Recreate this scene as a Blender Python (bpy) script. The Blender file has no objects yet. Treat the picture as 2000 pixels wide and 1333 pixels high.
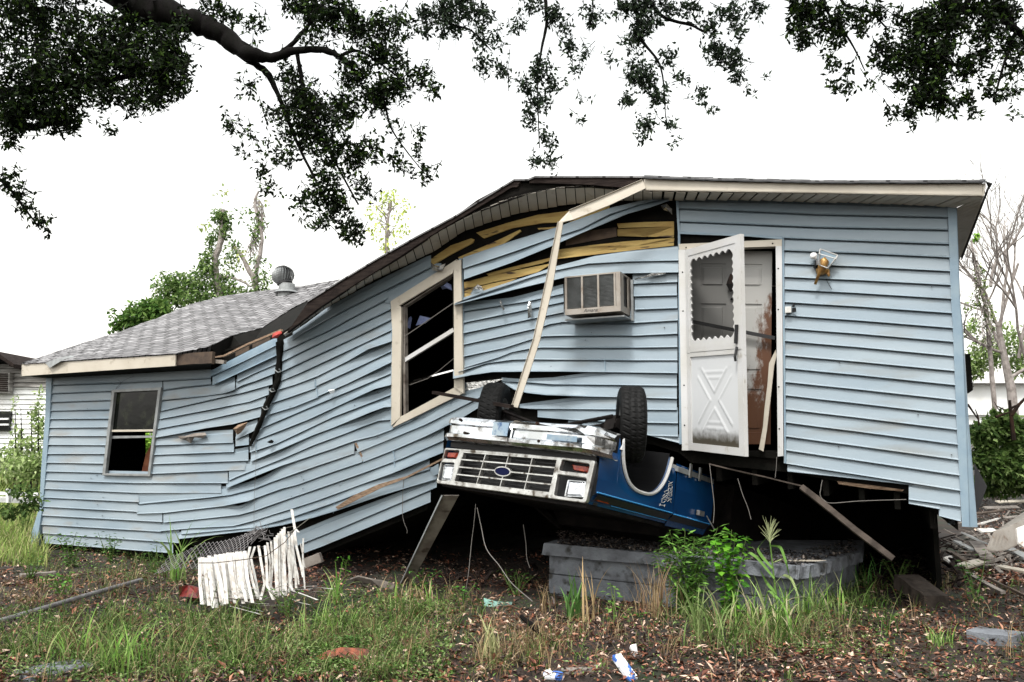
import bpy, bmesh, math, random
import numpy as np
from mathutils import Vector
random.seed(7); RNG = np.random.default_rng(7)
SC = bpy.context.scene; COL = SC.collection
R_ = math.radians

# ---------------------------------------------------------------- camera, sky, sun, exposure
FPX = 1555.6; PITCH = math.atan(213.5 / FPX); CAMZ = 1.5
cam = bpy.data.objects.new('camera', bpy.data.cameras.new('camera')); COL.objects.link(cam)
cam.location = (0, 0, CAMZ); cam.rotation_euler = (math.pi/2 + PITCH, 0, 0)
cam.data.sensor_width = 36; cam.data.lens = 28; cam.data.clip_end = 2000; cam.data.clip_start = 0.05
SC.camera = cam
SUN_EL, SUN_AZ = R_(58), R_(205)          # azimuth from +Y clockwise: behind the camera, a little to the left
w = bpy.data.worlds.new('World'); SC.world = w; w.use_nodes = True
nt = w.node_tree; bg = nt.nodes['Background']
sk = nt.nodes.new('ShaderNodeTexSky'); sk.sky_type = 'NISHITA'; sk.sun_disc = False
sk.sun_elevation = SUN_EL; sk.sun_rotation = SUN_AZ; sk.air_density = 3.5; sk.dust_density = 3.0; sk.ozone_density = 1.0
hs = nt.nodes.new('ShaderNodeHueSaturation'); hs.inputs['Saturation'].default_value = 0.12; hs.inputs['Value'].default_value = 1.0
nt.links.new(sk.outputs[0], hs.inputs['Color']); nt.links.new(hs.outputs[0], bg.inputs[0]); bg.inputs[1].default_value = 0.15
sl = bpy.data.lights.new('sun', 'SUN'); sun = bpy.data.objects.new('sun', sl); COL.objects.link(sun)
sl.energy = 1.4; sl.angle = R_(10); sl.color = (1, .97, .92)
sd = Vector((math.sin(SUN_AZ)*math.cos(SUN_EL), math.cos(SUN_AZ)*math.cos(SUN_EL), math.sin(SUN_EL)))
sun.rotation_euler = sd.to_track_quat('Z', 'Y').to_euler(); sun.location = (0, -5, 12)
SC.view_settings.view_transform = 'Standard'; SC.view_settings.look = 'None'
SC.view_settings.gamma = 1; SC.view_settings.use_curve_mapping = False
SC.view_settings.exposure = 1.2
SC.cycles.max_bounces = 6; SC.cycles.diffuse_bounces = 2; SC.cycles.transparent_max_bounces = 8

# ---------------------------------------------------------------- surveying helpers (photo pixel -> a real place)
cp, sp = math.cos(PITCH), math.sin(PITCH)
CAM = np.array([0, 0, CAMZ])
def ray(px, py):
    u = (px-1000)/FPX; v = (666.5-py)/FPX
    return np.array([u, cp - v*sp, sp + v*cp])
def PD(px, py, Y):                        # point at distance Y
    r = ray(px, py); return CAM + r*(Y/r[1])
def G(px, py, z=0.0):                     # point on a level plane
    r = ray(px, py); return CAM + r*((z-CAMZ)/r[2])
TH = R_(25)
FD = np.array([math.cos(TH), -math.sin(TH), 0]); FN = np.array([-math.sin(TH), -math.cos(TH), 0])
FP0 = np.array([0, 9.0, 0])
def F(px, py, n=0.0):                     # facade coordinates (s, z) at n metres in front of the facade
    r = ray(px, py); p0 = FP0 + FN*n
    t = ((p0-CAM) @ FN)/(r @ FN); q = CAM + r*t
    return np.array([(q-FP0) @ FD, q[2]])
def FW(s, z, n=0.0): return FP0 + FD*s + FN*n + np.array([0, 0, z])
def FP(px, py, n=0.0): s, z = F(px, py, n); return FW(s, z, n)
def proj(P):
    q = np.asarray(P)-CAM; zc = q[1]*cp + q[2]*sp
    return 1000+FPX*q[0]/zc, 666.5-FPX*(-q[1]*sp+q[2]*cp)/zc
def gz(x, y):                             # ground height
    return (0.035*math.sin(x*1.3+1)*math.cos(y*0.9) + 0.02*math.sin(x*3.1+y*2.3) + 0.012*math.sin(x*7.3-y*5.1))
def gza(x, y): return 0.035*np.sin(x*1.3+1)*np.cos(y*0.9) + 0.02*np.sin(x*3.1+y*2.3) + 0.012*np.sin(x*7.3-y*5.1)

# ---------------------------------------------------------------- objects
OFF = {}
def thing(name, loc, label, cat, group=None):
    o = bpy.data.objects.new(name, None); COL.objects.link(o); o.empty_display_size = .2
    o.location = tuple(loc); OFF[o.name] = np.array(loc, float)
    o['label'] = label; o['category'] = cat
    if group: o['group'] = group
    return o
def mesh(name, V, Fc, mat, parent=None, smooth=False, col=None, label=None, cat=None, group=None, kind=None, uv=None):
    V = np.asarray(V, float).reshape(-1, 3)
    me = bpy.data.meshes.new(name)
    if parent is not None: off = OFF[parent.name]
    else: off = np.array([V[:, 0].mean(), V[:, 1].mean(), V[:, 2].min()])
    if isinstance(Fc, np.ndarray):
        k = Fc.shape[1]; n = len(Fc)
        me.vertices.add(len(V)); me.vertices.foreach_set('co', (V-off).ravel())
        me.loops.add(n*k); me.loops.foreach_set('vertex_index', Fc.ravel().astype(np.int32))
        me.polygons.add(n); me.polygons.foreach_set('loop_start', np.arange(0, n*k, k, dtype=np.int32))
        me.polygons.foreach_set('loop_total', np.full(n, k, dtype=np.int32)); me.update(calc_edges=True)
    else:
        me.from_pydata([tuple(v) for v in (V-off)], [], Fc); me.update()
    if smooth: me.polygons.foreach_set('use_smooth', [True]*len(me.polygons))
    if col is not None:
        at = me.color_attributes.new('tint', 'FLOAT_COLOR', 'POINT')
        c = np.ones((len(V), 4)); c[:, :3] = col; at.data.foreach_set('color', c.ravel())
    if uv is not None:
        ul = me.uv_layers.new(name='uv'); idx = np.zeros(len(me.loops), np.int32); me.loops.foreach_get('vertex_index', idx)
        ul.data.foreach_set('uv', np.asarray(uv)[idx].ravel())
    for m in (mat if isinstance(mat, (list, tuple)) else [mat]): me.materials.append(m)
    o = bpy.data.objects.new(name, me); COL.objects.link(o)
    if parent is not None: o.parent = parent
    else: o.location = tuple(off)
    OFF[o.name] = off
    if label: o['label'] = label
    if cat: o['category'] = cat
    if group: o['group'] = group
    if kind: o['kind'] = kind
    return o
class MB:
    def __init__(s): s.V = []; s.F = []
    def add(s, V, Fc):
        b = len(s.V); s.V += [tuple(map(float, v)) for v in V]; s.F += [tuple(i+b for i in f) for f in Fc]; return s
    def hexa(s, p):                       # 8 corners, bottom ring then top ring
        return s.add(p, [(3,2,1,0),(4,5,6,7),(0,1,5,4),(1,2,6,5),(2,3,7,6),(3,0,4,7)])
    def box(s, c, X, Y, Z):               # centre and half-axis vectors
        c, X, Y, Z = map(np.array, (c, X, Y, Z))
        return s.hexa([c-X-Y-Z, c+X-Y-Z, c+X+Y-Z, c-X+Y-Z, c-X-Y+Z, c+X-Y+Z, c+X+Y+Z, c-X+Y+Z])
    def bar(s, a, b, w, t, up=(0, 0, 1)): # rectangular bar from a to b
        a, b = np.array(a, float), np.array(b, float); d = b-a; L = np.linalg.norm(d); d /= L
        u = np.array(up, float); sd_ = np.cross(d, u)
        if np.linalg.norm(sd_) < 1e-3: sd_ = np.cross(d, (1, 0, .01))
        sd_ /= np.linalg.norm(sd_); u = np.cross(sd_, d)
        return s.box((a+b)/2, d*L/2, sd_*w/2, u*t/2)
    def tube(s, pts, rad, n=8, cap=True):
        pts = [np.array(p, float) for p in pts]; rad = rad if hasattr(rad, '__len__') else [rad]*len(pts)
        b = len(s.V); prev = None
        for i, p in enumerate(pts):
            d = pts[min(i+1, len(pts)-1)]-pts[max(i-1, 0)]; d = d/(np.linalg.norm(d)+1e-9)
            if prev is None:
                a = np.cross(d, (0.13, 0.2, 1)); 
                if np.linalg.norm(a) < .1: a = np.cross(d, (1, 0, 0))
            else: a = prev - d*(prev @ d)
            a /= np.linalg.norm(a)+1e-9; prev = a; c = np.cross(d, a)
            for k in range(n):
                t = 2*math.pi*k/n; s.V.append(tuple(p + (a*math.cos(t)+c*math.sin(t))*rad[i]))
        for i in range(len(pts)-1):
            for k in range(n):
                k2 = (k+1) % n; s.F.append((b+i*n+k, b+i*n+k2, b+(i+1)*n+k2, b+(i+1)*n+k))
        if cap: s.F.append(tuple(b+k for k in range(n))[::-1]); s.F.append(tuple(b+(len(pts)-1)*n+k for k in range(n)))
        return s
    def ribbon(s, A, B, off):             # thick sheet between two rows of points, offset vector gives thickness
        A = [np.array(a, float) for a in A]; B = [np.array(a, float) for a in B]; n = len(A); off = np.array(off, float)
        V = A + B + [a+off for a in A] + [b_+off for b_ in B]; Fc = []
        for i in range(n-1):
            Fc += [(i, i+1, n+i+1, n+i), (2*n+i, 3*n+i, 3*n+i+1, 2*n+i+1), (i, 2*n+i, 2*n+i+1, i+1), (n+i, n+i+1, 3*n+i+1, 3*n+i)]
        Fc += [(0, n, 3*n, 2*n), (n-1, 3*n-1, 4*n-1, 2*n-1)]
        return s.add(V, Fc)
    def build(s, name, mat, parent=None, **k): return mesh(name, s.V, s.F, mat, parent, **k)
def plate(outer, holes, thick, bevel=0.0, res=1):   # flat plate with holes: returns (x, y, z) verts and faces
    cu = bpy.data.curves.new('t', 'CURVE'); cu.dimensions = '2D'; cu.fill_mode = 'BOTH'; cu.extrude = max(thick/2-bevel, 1e-4); cu.bevel_depth = bevel; cu.bevel_resolution = res; cu.offset = -bevel
    for poly in [outer]+holes:
        spn = cu.splines.new('POLY'); spn.points.add(len(poly)-1); spn.use_cyclic_u = True
        for i, p in enumerate(poly): spn.points[i].co = (p[0], p[1], 0, 1)
    ob = bpy.data.objects.new('t', cu); COL.objects.link(ob)
    me = bpy.data.meshes.new_from_object(ob.evaluated_get(bpy.context.evaluated_depsgraph_get()))
    V = [tuple(v.co) for v in me.vertices]; Fc = [tuple(p.vertices) for p in me.polygons]
    bpy.data.objects.remove(ob); bpy.data.curves.remove(cu); bpy.data.meshes.remove(me)
    return V, Fc
def textmesh(txt, size, depth=.002):
    cu = bpy.data.curves.new('t', 'FONT'); cu.body = txt; cu.size = size; cu.extrude = depth; cu.align_x = 'CENTER'; cu.align_y = 'CENTER'; cu.shear = .3
    ob = bpy.data.objects.new('t', cu); COL.objects.link(ob)
    me = bpy.data.meshes.new_from_object(ob.evaluated_get(bpy.context.evaluated_depsgraph_get()))
    V = [tuple(v.co) for v in me.vertices]; Fc = [tuple(p.vertices) for p in me.polygons]
    bpy.data.objects.remove(ob); bpy.data.curves.remove(cu); bpy.data.meshes.remove(me)
    return V, Fc
def rrect(x0, y0, x1, y1, r, n=4):
    P = []
    for cx, cy, a in ((x1-r, y1-r, 0), (x0+r, y1-r, 90), (x0+r, y0+r, 180), (x1-r, y0+r, 270)):
        for k in range(n+1): t = R_(a+90*k/n); P.append((cx+r*math.cos(t), cy+r*math.sin(t)))
    return P
def roundpoly(P, r, n=4):                 # round the corners of a polygon
    out = []; P = [np.array(p, float) for p in P]; N = len(P)
    for i in range(N):
        a, b, c = P[i-1], P[i], P[(i+1) % N]
        d1 = (a-b)/np.linalg.norm(a-b); d2 = (c-b)/np.linalg.norm(c-b)
        p, q = b+d1*r, b+d2*r
        for k in range(n+1): t = k/n; out.append(tuple((1-t)**2*p + 2*t*(1-t)*b + t*t*q))
    return out

# ---------------------------------------------------------------- materials
def mat(name, c1, c2=None, scale=6, rough=.6, metal=0, bump=.15, bscale=60, stretch=(1,1,1), lo=.4, hi=.62, c3=None, s3=2, lo3=.58, hi3=.7, spec=.5, detail=6, rot=(0,0,0)):
    m = bpy.data.materials.new(name); m.use_nodes = True; n = m.node_tree.nodes; L = m.node_tree.links; b = n['Principled BSDF']
    b.inputs['Roughness'].default_value = rough; b.inputs['Metallic'].default_value = metal; b.inputs['Specular IOR Level'].default_value = spec
    b.inputs['Base Color'].default_value = (*c1, 1)
    tc = n.new('ShaderNodeTexCoord'); mp = n.new('ShaderNodeMapping'); mp.inputs['Scale'].default_value = stretch; mp.inputs['Rotation'].default_value = rot
    L.new(tc.outputs['Object'], mp.inputs[0])
    def noise(sc, det=detail):
        t = n.new('ShaderNodeTexNoise'); t.inputs['Scale'].default_value = sc; t.inputs['Detail'].default_value = det; L.new(mp.outputs[0], t.inputs['Vector']); return t
    def ramp(src, a, z):
        r = n.new('ShaderNodeMapRange'); r.inputs['From Min'].default_value = a; r.inputs['From Max'].default_value = z; L.new(src, r.inputs['Value']); return r.outputs[0]
    out = None
    if c2:
        mx = n.new('ShaderNodeMix'); mx.data_type = 'RGBA'; mx.inputs['A'].default_value = (*c1, 1); mx.inputs['B'].default_value = (*c2, 1)
        L.new(ramp(noise(scale).outputs[0], lo, hi), mx.inputs['Factor']); out = mx.outputs['Result']
    if c3:
        mx = n.new('ShaderNodeMix'); mx.data_type = 'RGBA'; mx.inputs['B'].default_value = (*c3, 1)
        if out: L.new(out, mx.inputs['A'])
        else: mx.inputs['A'].default_value = (*c1, 1)
        L.new(ramp(noise(s3, 9).outputs[0], lo3, hi3), mx.inputs['Factor']); out = mx.outputs['Result']
    if out: L.new(out, b.inputs['Base Color'])
    if bump:
        bp = n.new('ShaderNodeBump'); bp.inputs['Strength'].default_value = bump; bp.inputs['Distance'].default_value = .01
        L.new(noise(bscale, 3).outputs[0], bp.inputs['Height']); L.new(bp.outputs[0], b.inputs['Normal'])
    return m
FROT = (0, 0, TH)                          # turns object space so that x runs along the facade
def leafmat(name, trans=.35, rough=.6, spec=.12):
    m = bpy.data.materials.new(name); m.use_nodes = True; n = m.node_tree.nodes; L = m.node_tree.links; b = n['Principled BSDF']
    a = n.new('ShaderNodeAttribute'); a.attribute_name = 'tint'; L.new(a.outputs['Color'], b.inputs['Base Color']); b.inputs['Roughness'].default_value = rough
    b.inputs['Specular IOR Level'].default_value = spec
    if trans:
        t = n.new('ShaderNodeBsdfTranslucent'); L.new(a.outputs['Color'], t.inputs[0]); mx = n.new('ShaderNodeMixShader'); mx.inputs[0].default_value = trans
        L.new(b.outputs[0], mx.inputs[1]); L.new(t.outputs[0], mx.inputs[2]); L.new(mx.outputs[0], n['Material Output'].inputs[0])
    return m
M = {}
M['siding'] = mat('vinyl_siding', (.185,.238,.28), (.23,.28,.315), scale=1.6, rough=.42, bump=.14, bscale=90, stretch=(.10,1,2.2), rot=FROT, c3=(.17,.18,.175), s3=2.6, lo3=.58, hi3=.82, lo=.35, hi=.65)
M['siding_old'] = mat('weathered_siding', (.172,.222,.262), (.232,.275,.305), scale=2.0, rough=.5, bump=.14, bscale=90, stretch=(.16,1,1.6), rot=FROT, c3=(.19,.175,.15), s3=3.0, lo3=.57, hi3=.78, lo=.35, hi=.65)
M['siding_trim'] = mat('blue_corner_trim', (.165,.235,.295), (.20,.27,.32), rough=.45)
M['dark'] = mat('dark_interior_shade', (0.004,0.004,0.003), (0.007,0.006,0.005), rough=.95, spec=.1)  # near-black: shade of rooms, gaps and underfloor put into the colour
M['black'] = mat('black_plastic', (0.007,0.007,0.008), rough=.5)
M['cream'] = mat('cream_trim', (0.449,0.408,0.340), (0.408,0.367,0.299), scale=3, rough=.5, c3=(0.245,0.204,0.150), s3=9, lo3=.63, hi3=.78)
M['white_trim'] = mat('white_aluminium', (0.476,0.476,0.476), (0.435,0.428,0.408), scale=3, rough=.4, c3=(0.272,0.245,0.204), s3=12, lo3=.64, hi3=.8)
M['grey_alu'] = mat('old_aluminium', (0.252,0.264,0.264), (0.192,0.198,0.198), scale=12, rough=.45, metal=.3)
M['soffit'] = mat('soffit_vinyl', (0.465,0.427,0.372), (0.390,0.354,0.297), scale=4, rough=.6, c3=(0.241,0.186,0.131), s3=5, lo3=.6, hi3=.76)
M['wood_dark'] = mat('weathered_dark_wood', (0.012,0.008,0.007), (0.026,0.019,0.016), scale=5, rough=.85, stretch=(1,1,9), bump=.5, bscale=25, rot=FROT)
M['wood_yellow'] = mat('yellow_sheathing', (.40,.285,.095), (.31,.20,.06), scale=4, rough=.8, stretch=(.6,1,5), rot=FROT, c3=(.05,.03,.015), s3=5, lo3=.60, hi3=.66, bump=.6, bscale=40)
M['wood_grey'] = mat('grey_plank', (0.211,0.187,0.164), (0.125,0.105,0.090), scale=7, rough=.85, bump=.4, bscale=40, c3=(0.055,0.039,0.031), s3=8)
M['wood_brown'] = mat('brown_plank', (0.072,0.047,0.030), (0.039,0.025,0.017), scale=7, rough=.85, bump=.4, bscale=40)
M['splinter'] = mat('splintered_wood', (0.273,0.189,0.124), (0.143,0.085,0.052), scale=30, rough=.8, stretch=(.3,1,3), bump=.6)
M['foil'] = mat('crumpled_foil', (.7,.7,.68), (.4,.4,.4), scale=20, rough=.25, metal=.9, bump=1, bscale=30)
M['chrome'] = mat('worn_chrome', (.72,.74,.77), (.45,.46,.46), scale=5, rough=.13, metal=1, bump=.5, bscale=5, c3=(.10,.085,.065), s3=7, lo3=.56, hi3=.70)
M['silver'] = mat('grimy_silver_trim', (.55,.55,.53), (.36,.35,.33), scale=9, rough=.3, metal=.8, c3=(.06,.045,.03), s3=12, lo3=.56, hi3=.70)
M['blue_paint'] = mat('blue_car_paint', (0.004,0.030,0.096), (0.005,0.045,0.126), scale=1.5, rough=.22, bump=.03, bscale=200, c3=(0.009,0.009,0.012), s3=5, lo3=.62, hi3=.8)
M['blue_line'] = mat('light_blue_pinstripe', (.04,.25,.55), rough=.35)
M['rubber'] = mat('tyre_rubber', (0.004,0.004,0.004), (0.007,0.007,0.007), scale=20, rough=.6)
M['rust'] = mat('rusty_steel', (0.012,0.008,0.006), (0.028,0.014,0.009), scale=9, rough=.85, bump=.4)
M['undercar'] = mat('greasy_shaded_underbody', (0.004,0.003,0.003), (0.009,0.007,0.006), scale=9, rough=.7, bump=.4)  # greasy parts; also paints shade onto hood, cab and bed
M['amber'] = mat('amber_lens', (0.280,0.035,0.008), (0.175,0.014,0.007), scale=25, rough=.15)
M['lens'] = mat('headlight_glass', (.75,.77,.8), (.5,.52,.55), scale=30, rough=.08, metal=.6, bump=.6, bscale=45)
M['concrete'] = mat('stained_concrete', (.15,.162,.18), (.095,.10,.112), scale=5, rough=.95, bump=.8, bscale=45, c3=(.03,.03,.028), s3=9, lo3=.56, hi3=.70, lo=.38, hi=.62)
M['wood_old'] = mat('old_dark_plank', (.06,.048,.04), (.03,.024,.02), scale=9, rough=.9, bump=.5, bscale=40, spec=.15)
M['twig'] = mat('dry_twig', (.13,.08,.055), (.05,.03,.022), scale=9, rough=.9, bump=0, spec=.1)
M['dirt'] = mat('mulch_soil', (.012,.008,.006), (.030,.017,.011), scale=3.5, rough=.95, bump=1, bscale=22, c3=(.012,.018,.006), s3=.9, lo3=.5, hi3=.62)
M['pipe'] = mat('grey_pipe', (0.252,0.240,0.240), (0.168,0.156,0.156), scale=12, rough=.5, metal=.3)
M['white'] = mat('white_vinyl', (.62,.61,.58), (.48,.45,.41), scale=14, rough=.5, c3=(.16,.10,.07), s3=17, lo3=.60, hi3=.76)
M['paper'] = mat('white_paper', (.8,.8,.8), rough=.6)
M['redstuff'] = mat('red_plastic', (0.180,0.018,0.015), (0.072,0.012,0.012), scale=18, rough=.4)
M['wire'] = mat('pale_wire', (.12,.11,.10), rough=.7)
M['bark'] = mat('oak_bark', (0.002,0.002,0.001), (0.004,0.003,0.003), scale=12, rough=.95, bump=1, bscale=14, stretch=(1,1,.4))  # near-black so the limbs read as backlit silhouettes
M['bark_pale'] = mat('haze_pale_bark', (.30,.27,.25), (.18,.155,.14), scale=12, rough=.95, bump=.6, bscale=25)  # bark lightened in the colour for distance haze
M['acmetal'] = mat('beige_metal', (0.279,0.254,0.223), (0.223,0.192,0.161), scale=6, rough=.5, c3=(0.136,0.087,0.056), s3=12, lo3=.64, hi3=.74)
M['gold'] = mat('tarnished_brass', (0.384,0.216,0.064), (0.224,0.112,0.032), scale=20, rough=.4, metal=.4)
M['bulb'] = mat('milky_bulb', (.85,.85,.85), rough=.15)
M['wellblack'] = mat('wheel_well_black', (.003,.003,.0035), rough=.8, spec=.15)  # near-black inner faces of the wheel wells
M['leaf'] = leafmat('oak_leaf', .28); M['weed'] = leafmat('weed_leaf', .3); M['grass'] = leafmat('grass_blade', .3); M['litter'] = leafmat('dead_leaf', 0, .55, .5)
M['farleaf'] = leafmat('haze_pale_leaf', .4)  # far foliage, brightened in colour and translucence in place of haze
M['brick_orange'] = mat('orange_board', (0.360,0.136,0.064), (0.240,0.080,0.040), scale=9, rough=.7)
M['oldwall'] = mat('peeling_clapboard', (.30,.29,.27), (.14,.13,.12), scale=5, rough=.85, stretch=(.3,.3,3), bump=.3)
M['whitewall'] = mat('white_clapboard', (.78,.79,.78), (.70,.70,.68), scale=3, rough=.6)
M['tile_red'] = mat('red_cloth', (.35,.03,.02), rough=.7)
M['bluepaper'] = mat('blue_paper', (.30,.36,.60), (.2,.25,.5), scale=30, rough=.5)
M['green_glass'] = mat('pale_green_plastic', (.25,.42,.36), (.15,.28,.25), scale=9, rough=.3)
M['blueprint'] = mat('blue_and_white_print', (.75,.77,.8), (.05,.14,.45), scale=9, rough=.35, lo=.5, hi=.53)
def mk_window_glass():
    m = mat('dusty_window_glass', (.004,.005,.004), (.03,.035,.02), scale=5, rough=.08, bump=.15, bscale=6, lo=.5, hi=.75, spec=.25); return m
M['glass'] = mk_window_glass()
def mk_screen():
    m = bpy.data.materials.new('insect_screen'); m.use_nodes = True; n = m.node_tree.nodes; L = m.node_tree.links
    t = n.new('ShaderNodeBsdfTransparent'); d = n.new('ShaderNodeBsdfDiffuse'); d.inputs[0].default_value = (.012,.012,.012,1); x = n.new('ShaderNodeMixShader'); x.inputs[0].default_value = .62
    L.new(t.outputs[0], x.inputs[1]); L.new(d.outputs[0], x.inputs[2]); L.new(x.outputs[0], n['Material Output'].inputs[0]); return m
M['screen'] = mk_screen(); M['plateblue'] = mat('scuffed_blue_steel', (.22,.30,.38), (.30,.36,.40), scale=9, rough=.3, metal=.6, c3=(.05,.1,.2), s3=12)
for k_ in ('rubber', 'undercar', 'bark', 'dark', 'rust', 'wood_dark'):
    b_ = M[k_].node_tree.nodes['Principled BSDF']; b_.inputs['Specular IOR Level'].default_value = .12
def mk_shingle():
    m = bpy.data.materials.new('asphalt_shingle'); m.use_nodes = True; n = m.node_tree.nodes; L = m.node_tree.links; b = n['Principled BSDF']; b.inputs['Roughness'].default_value = .9
    uv = n.new('ShaderNodeUVMap'); uv.uv_map = 'uv'; br = n.new('ShaderNodeTexBrick'); L.new(uv.outputs[0], br.inputs['Vector'])
    br.inputs['Color1'].default_value = (.27,.265,.27,1); br.inputs['Color2'].default_value = (.14,.137,.14,1); br.inputs['Mortar'].default_value = (.02,.018,.018,1)
    br.inputs['Scale'].default_value = 1; br.inputs['Brick Width'].default_value = .30; br.inputs['Row Height'].default_value = .145; br.inputs['Mortar Size'].default_value = .018; br.inputs['Bias'].default_value = .2
    no = n.new('ShaderNodeTexNoise'); no.inputs['Scale'].default_value = 5; no.inputs['Detail'].default_value = 8; L.new(uv.outputs[0], no.inputs['Vector'])
    mr = n.new('ShaderNodeMapRange'); mr.inputs['From Min'].default_value = .35; mr.inputs['From Max'].default_value = .65; mr.inputs['To Min'].default_value = .55; mr.inputs['To Max'].default_value = 1.25; L.new(no.outputs[0], mr.inputs[0])
    mx = n.new('ShaderNodeMix'); mx.data_type = 'RGBA'; mx.blend_type = 'MULTIPLY'; mx.inputs['Factor'].default_value = 1; L.new(br.outputs['Color'], mx.inputs['A']); L.new(mr.outputs[0], mx.inputs['B']); L.new(mx.outputs['Result'], b.inputs['Base Color'])
    bp = n.new('ShaderNodeBump'); bp.inputs['Strength'].default_value = .6; bp.inputs['Distance'].default_value = .02; L.new(br.outputs['Color'], bp.inputs['Height']); L.new(bp.outputs[0], b.inputs['Normal'])
    return m
M['shingle'] = mk_shingle()
def mk_rustdoor():                         # dirty white door with a rust stain creeping in from one edge and the foot (uv: 0..1 across, 0..1 up)
    m = bpy.data.materials.new('rust_stained_door'); m.use_nodes = True; n = m.node_tree.nodes; L = m.node_tree.links; b = n['Principled BSDF']; b.inputs['Roughness'].default_value = .55
    uv = n.new('ShaderNodeUVMap'); uv.uv_map = 'uv'; sx = n.new('ShaderNodeSeparateXYZ'); L.new(uv.outputs[0], sx.inputs[0])
    no = n.new('ShaderNodeTexNoise'); no.inputs['Scale'].default_value = 7; no.inputs['Detail'].default_value = 10; no.inputs['Roughness'].default_value = .7; L.new(uv.outputs[0], no.inputs['Vector'])
    def mth(op, a, b_):
        x = n.new('ShaderNodeMath'); x.operation = op
        for i, v in enumerate((a, b_)):
            if isinstance(v, (int, float)): x.inputs[i].default_value = v
            else: L.new(v, x.inputs[i])
        return x.outputs[0]
    edge = mth('SUBTRACT', sx.outputs[0], .80); edge = mth('MULTIPLY', edge, 3.0)        # right edge
    low = mth('SUBTRACT', .30, sx.outputs[1]); low = mth('MULTIPLY', low, 3.2)             # foot
    high = mth('MULTIPLY', mth('SUBTRACT', sx.outputs[1], .55), 2.6); edge = mth('SUBTRACT', edge, mth('MAXIMUM', high, 0))
    e = mth('MAXIMUM', edge, low); e = mth('ADD', e, mth('MULTIPLY', mth('SUBTRACT', no.outputs[0], .5), 2.6))
    r = n.new('ShaderNodeMapRange'); r.inputs['From Min'].default_value = -.1; r.inputs['From Max'].default_value = .25; L.new(e, r.inputs[0])
    mx = n.new('ShaderNodeMix'); mx.data_type = 'RGBA'; mx.inputs['A'].default_value = (.33,.325,.31,1); mx.inputs['B'].default_value = (.085,.028,.006,1); L.new(r.outputs[0], mx.inputs['Factor'])
    L.new(mx.outputs['Result'], b.inputs['Base Color']); return m
M['rustdoor'] = mk_rustdoor()
def mk_stormpanel():
    m = bpy.data.materials.new('grimy_storm_door_panel'); m.use_nodes = True; n = m.node_tree.nodes; L = m.node_tree.links; b = n['Principled BSDF']; b.inputs['Roughness'].default_value = .45
    uv = n.new('ShaderNodeUVMap'); uv.uv_map = 'uv'; sx = n.new('ShaderNodeSeparateXYZ'); L.new(uv.outputs[0], sx.inputs[0])
    no = n.new('ShaderNodeTexNoise'); no.inputs['Scale'].default_value = 14; no.inputs['Detail'].default_value = 8; L.new(uv.outputs[0], no.inputs['Vector'])
    x = n.new('ShaderNodeMath'); x.operation = 'MULTIPLY_ADD'; x.inputs[1].default_value = .14; x.inputs[2].default_value = 0; L.new(no.outputs[0], x.inputs[0])
    y = n.new('ShaderNodeMath'); y.operation = 'SUBTRACT'; L.new(x.outputs[0], y.inputs[0]); L.new(sx.outputs[1], y.inputs[1])
    r = n.new('ShaderNodeMapRange'); r.inputs['From Min'].default_value = -.12; r.inputs['From Max'].default_value = .02; L.new(y.outputs[0], r.inputs[0])
    mx = n.new('ShaderNodeMix'); mx.data_type = 'RGBA'; mx.inputs['A'].default_value = (.48,.49,.50,1); mx.inputs['B'].default_value = (.05,.043,.03,1); L.new(r.outputs[0], mx.inputs['Factor'])
    L.new(mx.outputs['Result'], b.inputs['Base Color']); return m
M['stormpanel'] = mk_stormpanel()
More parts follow.
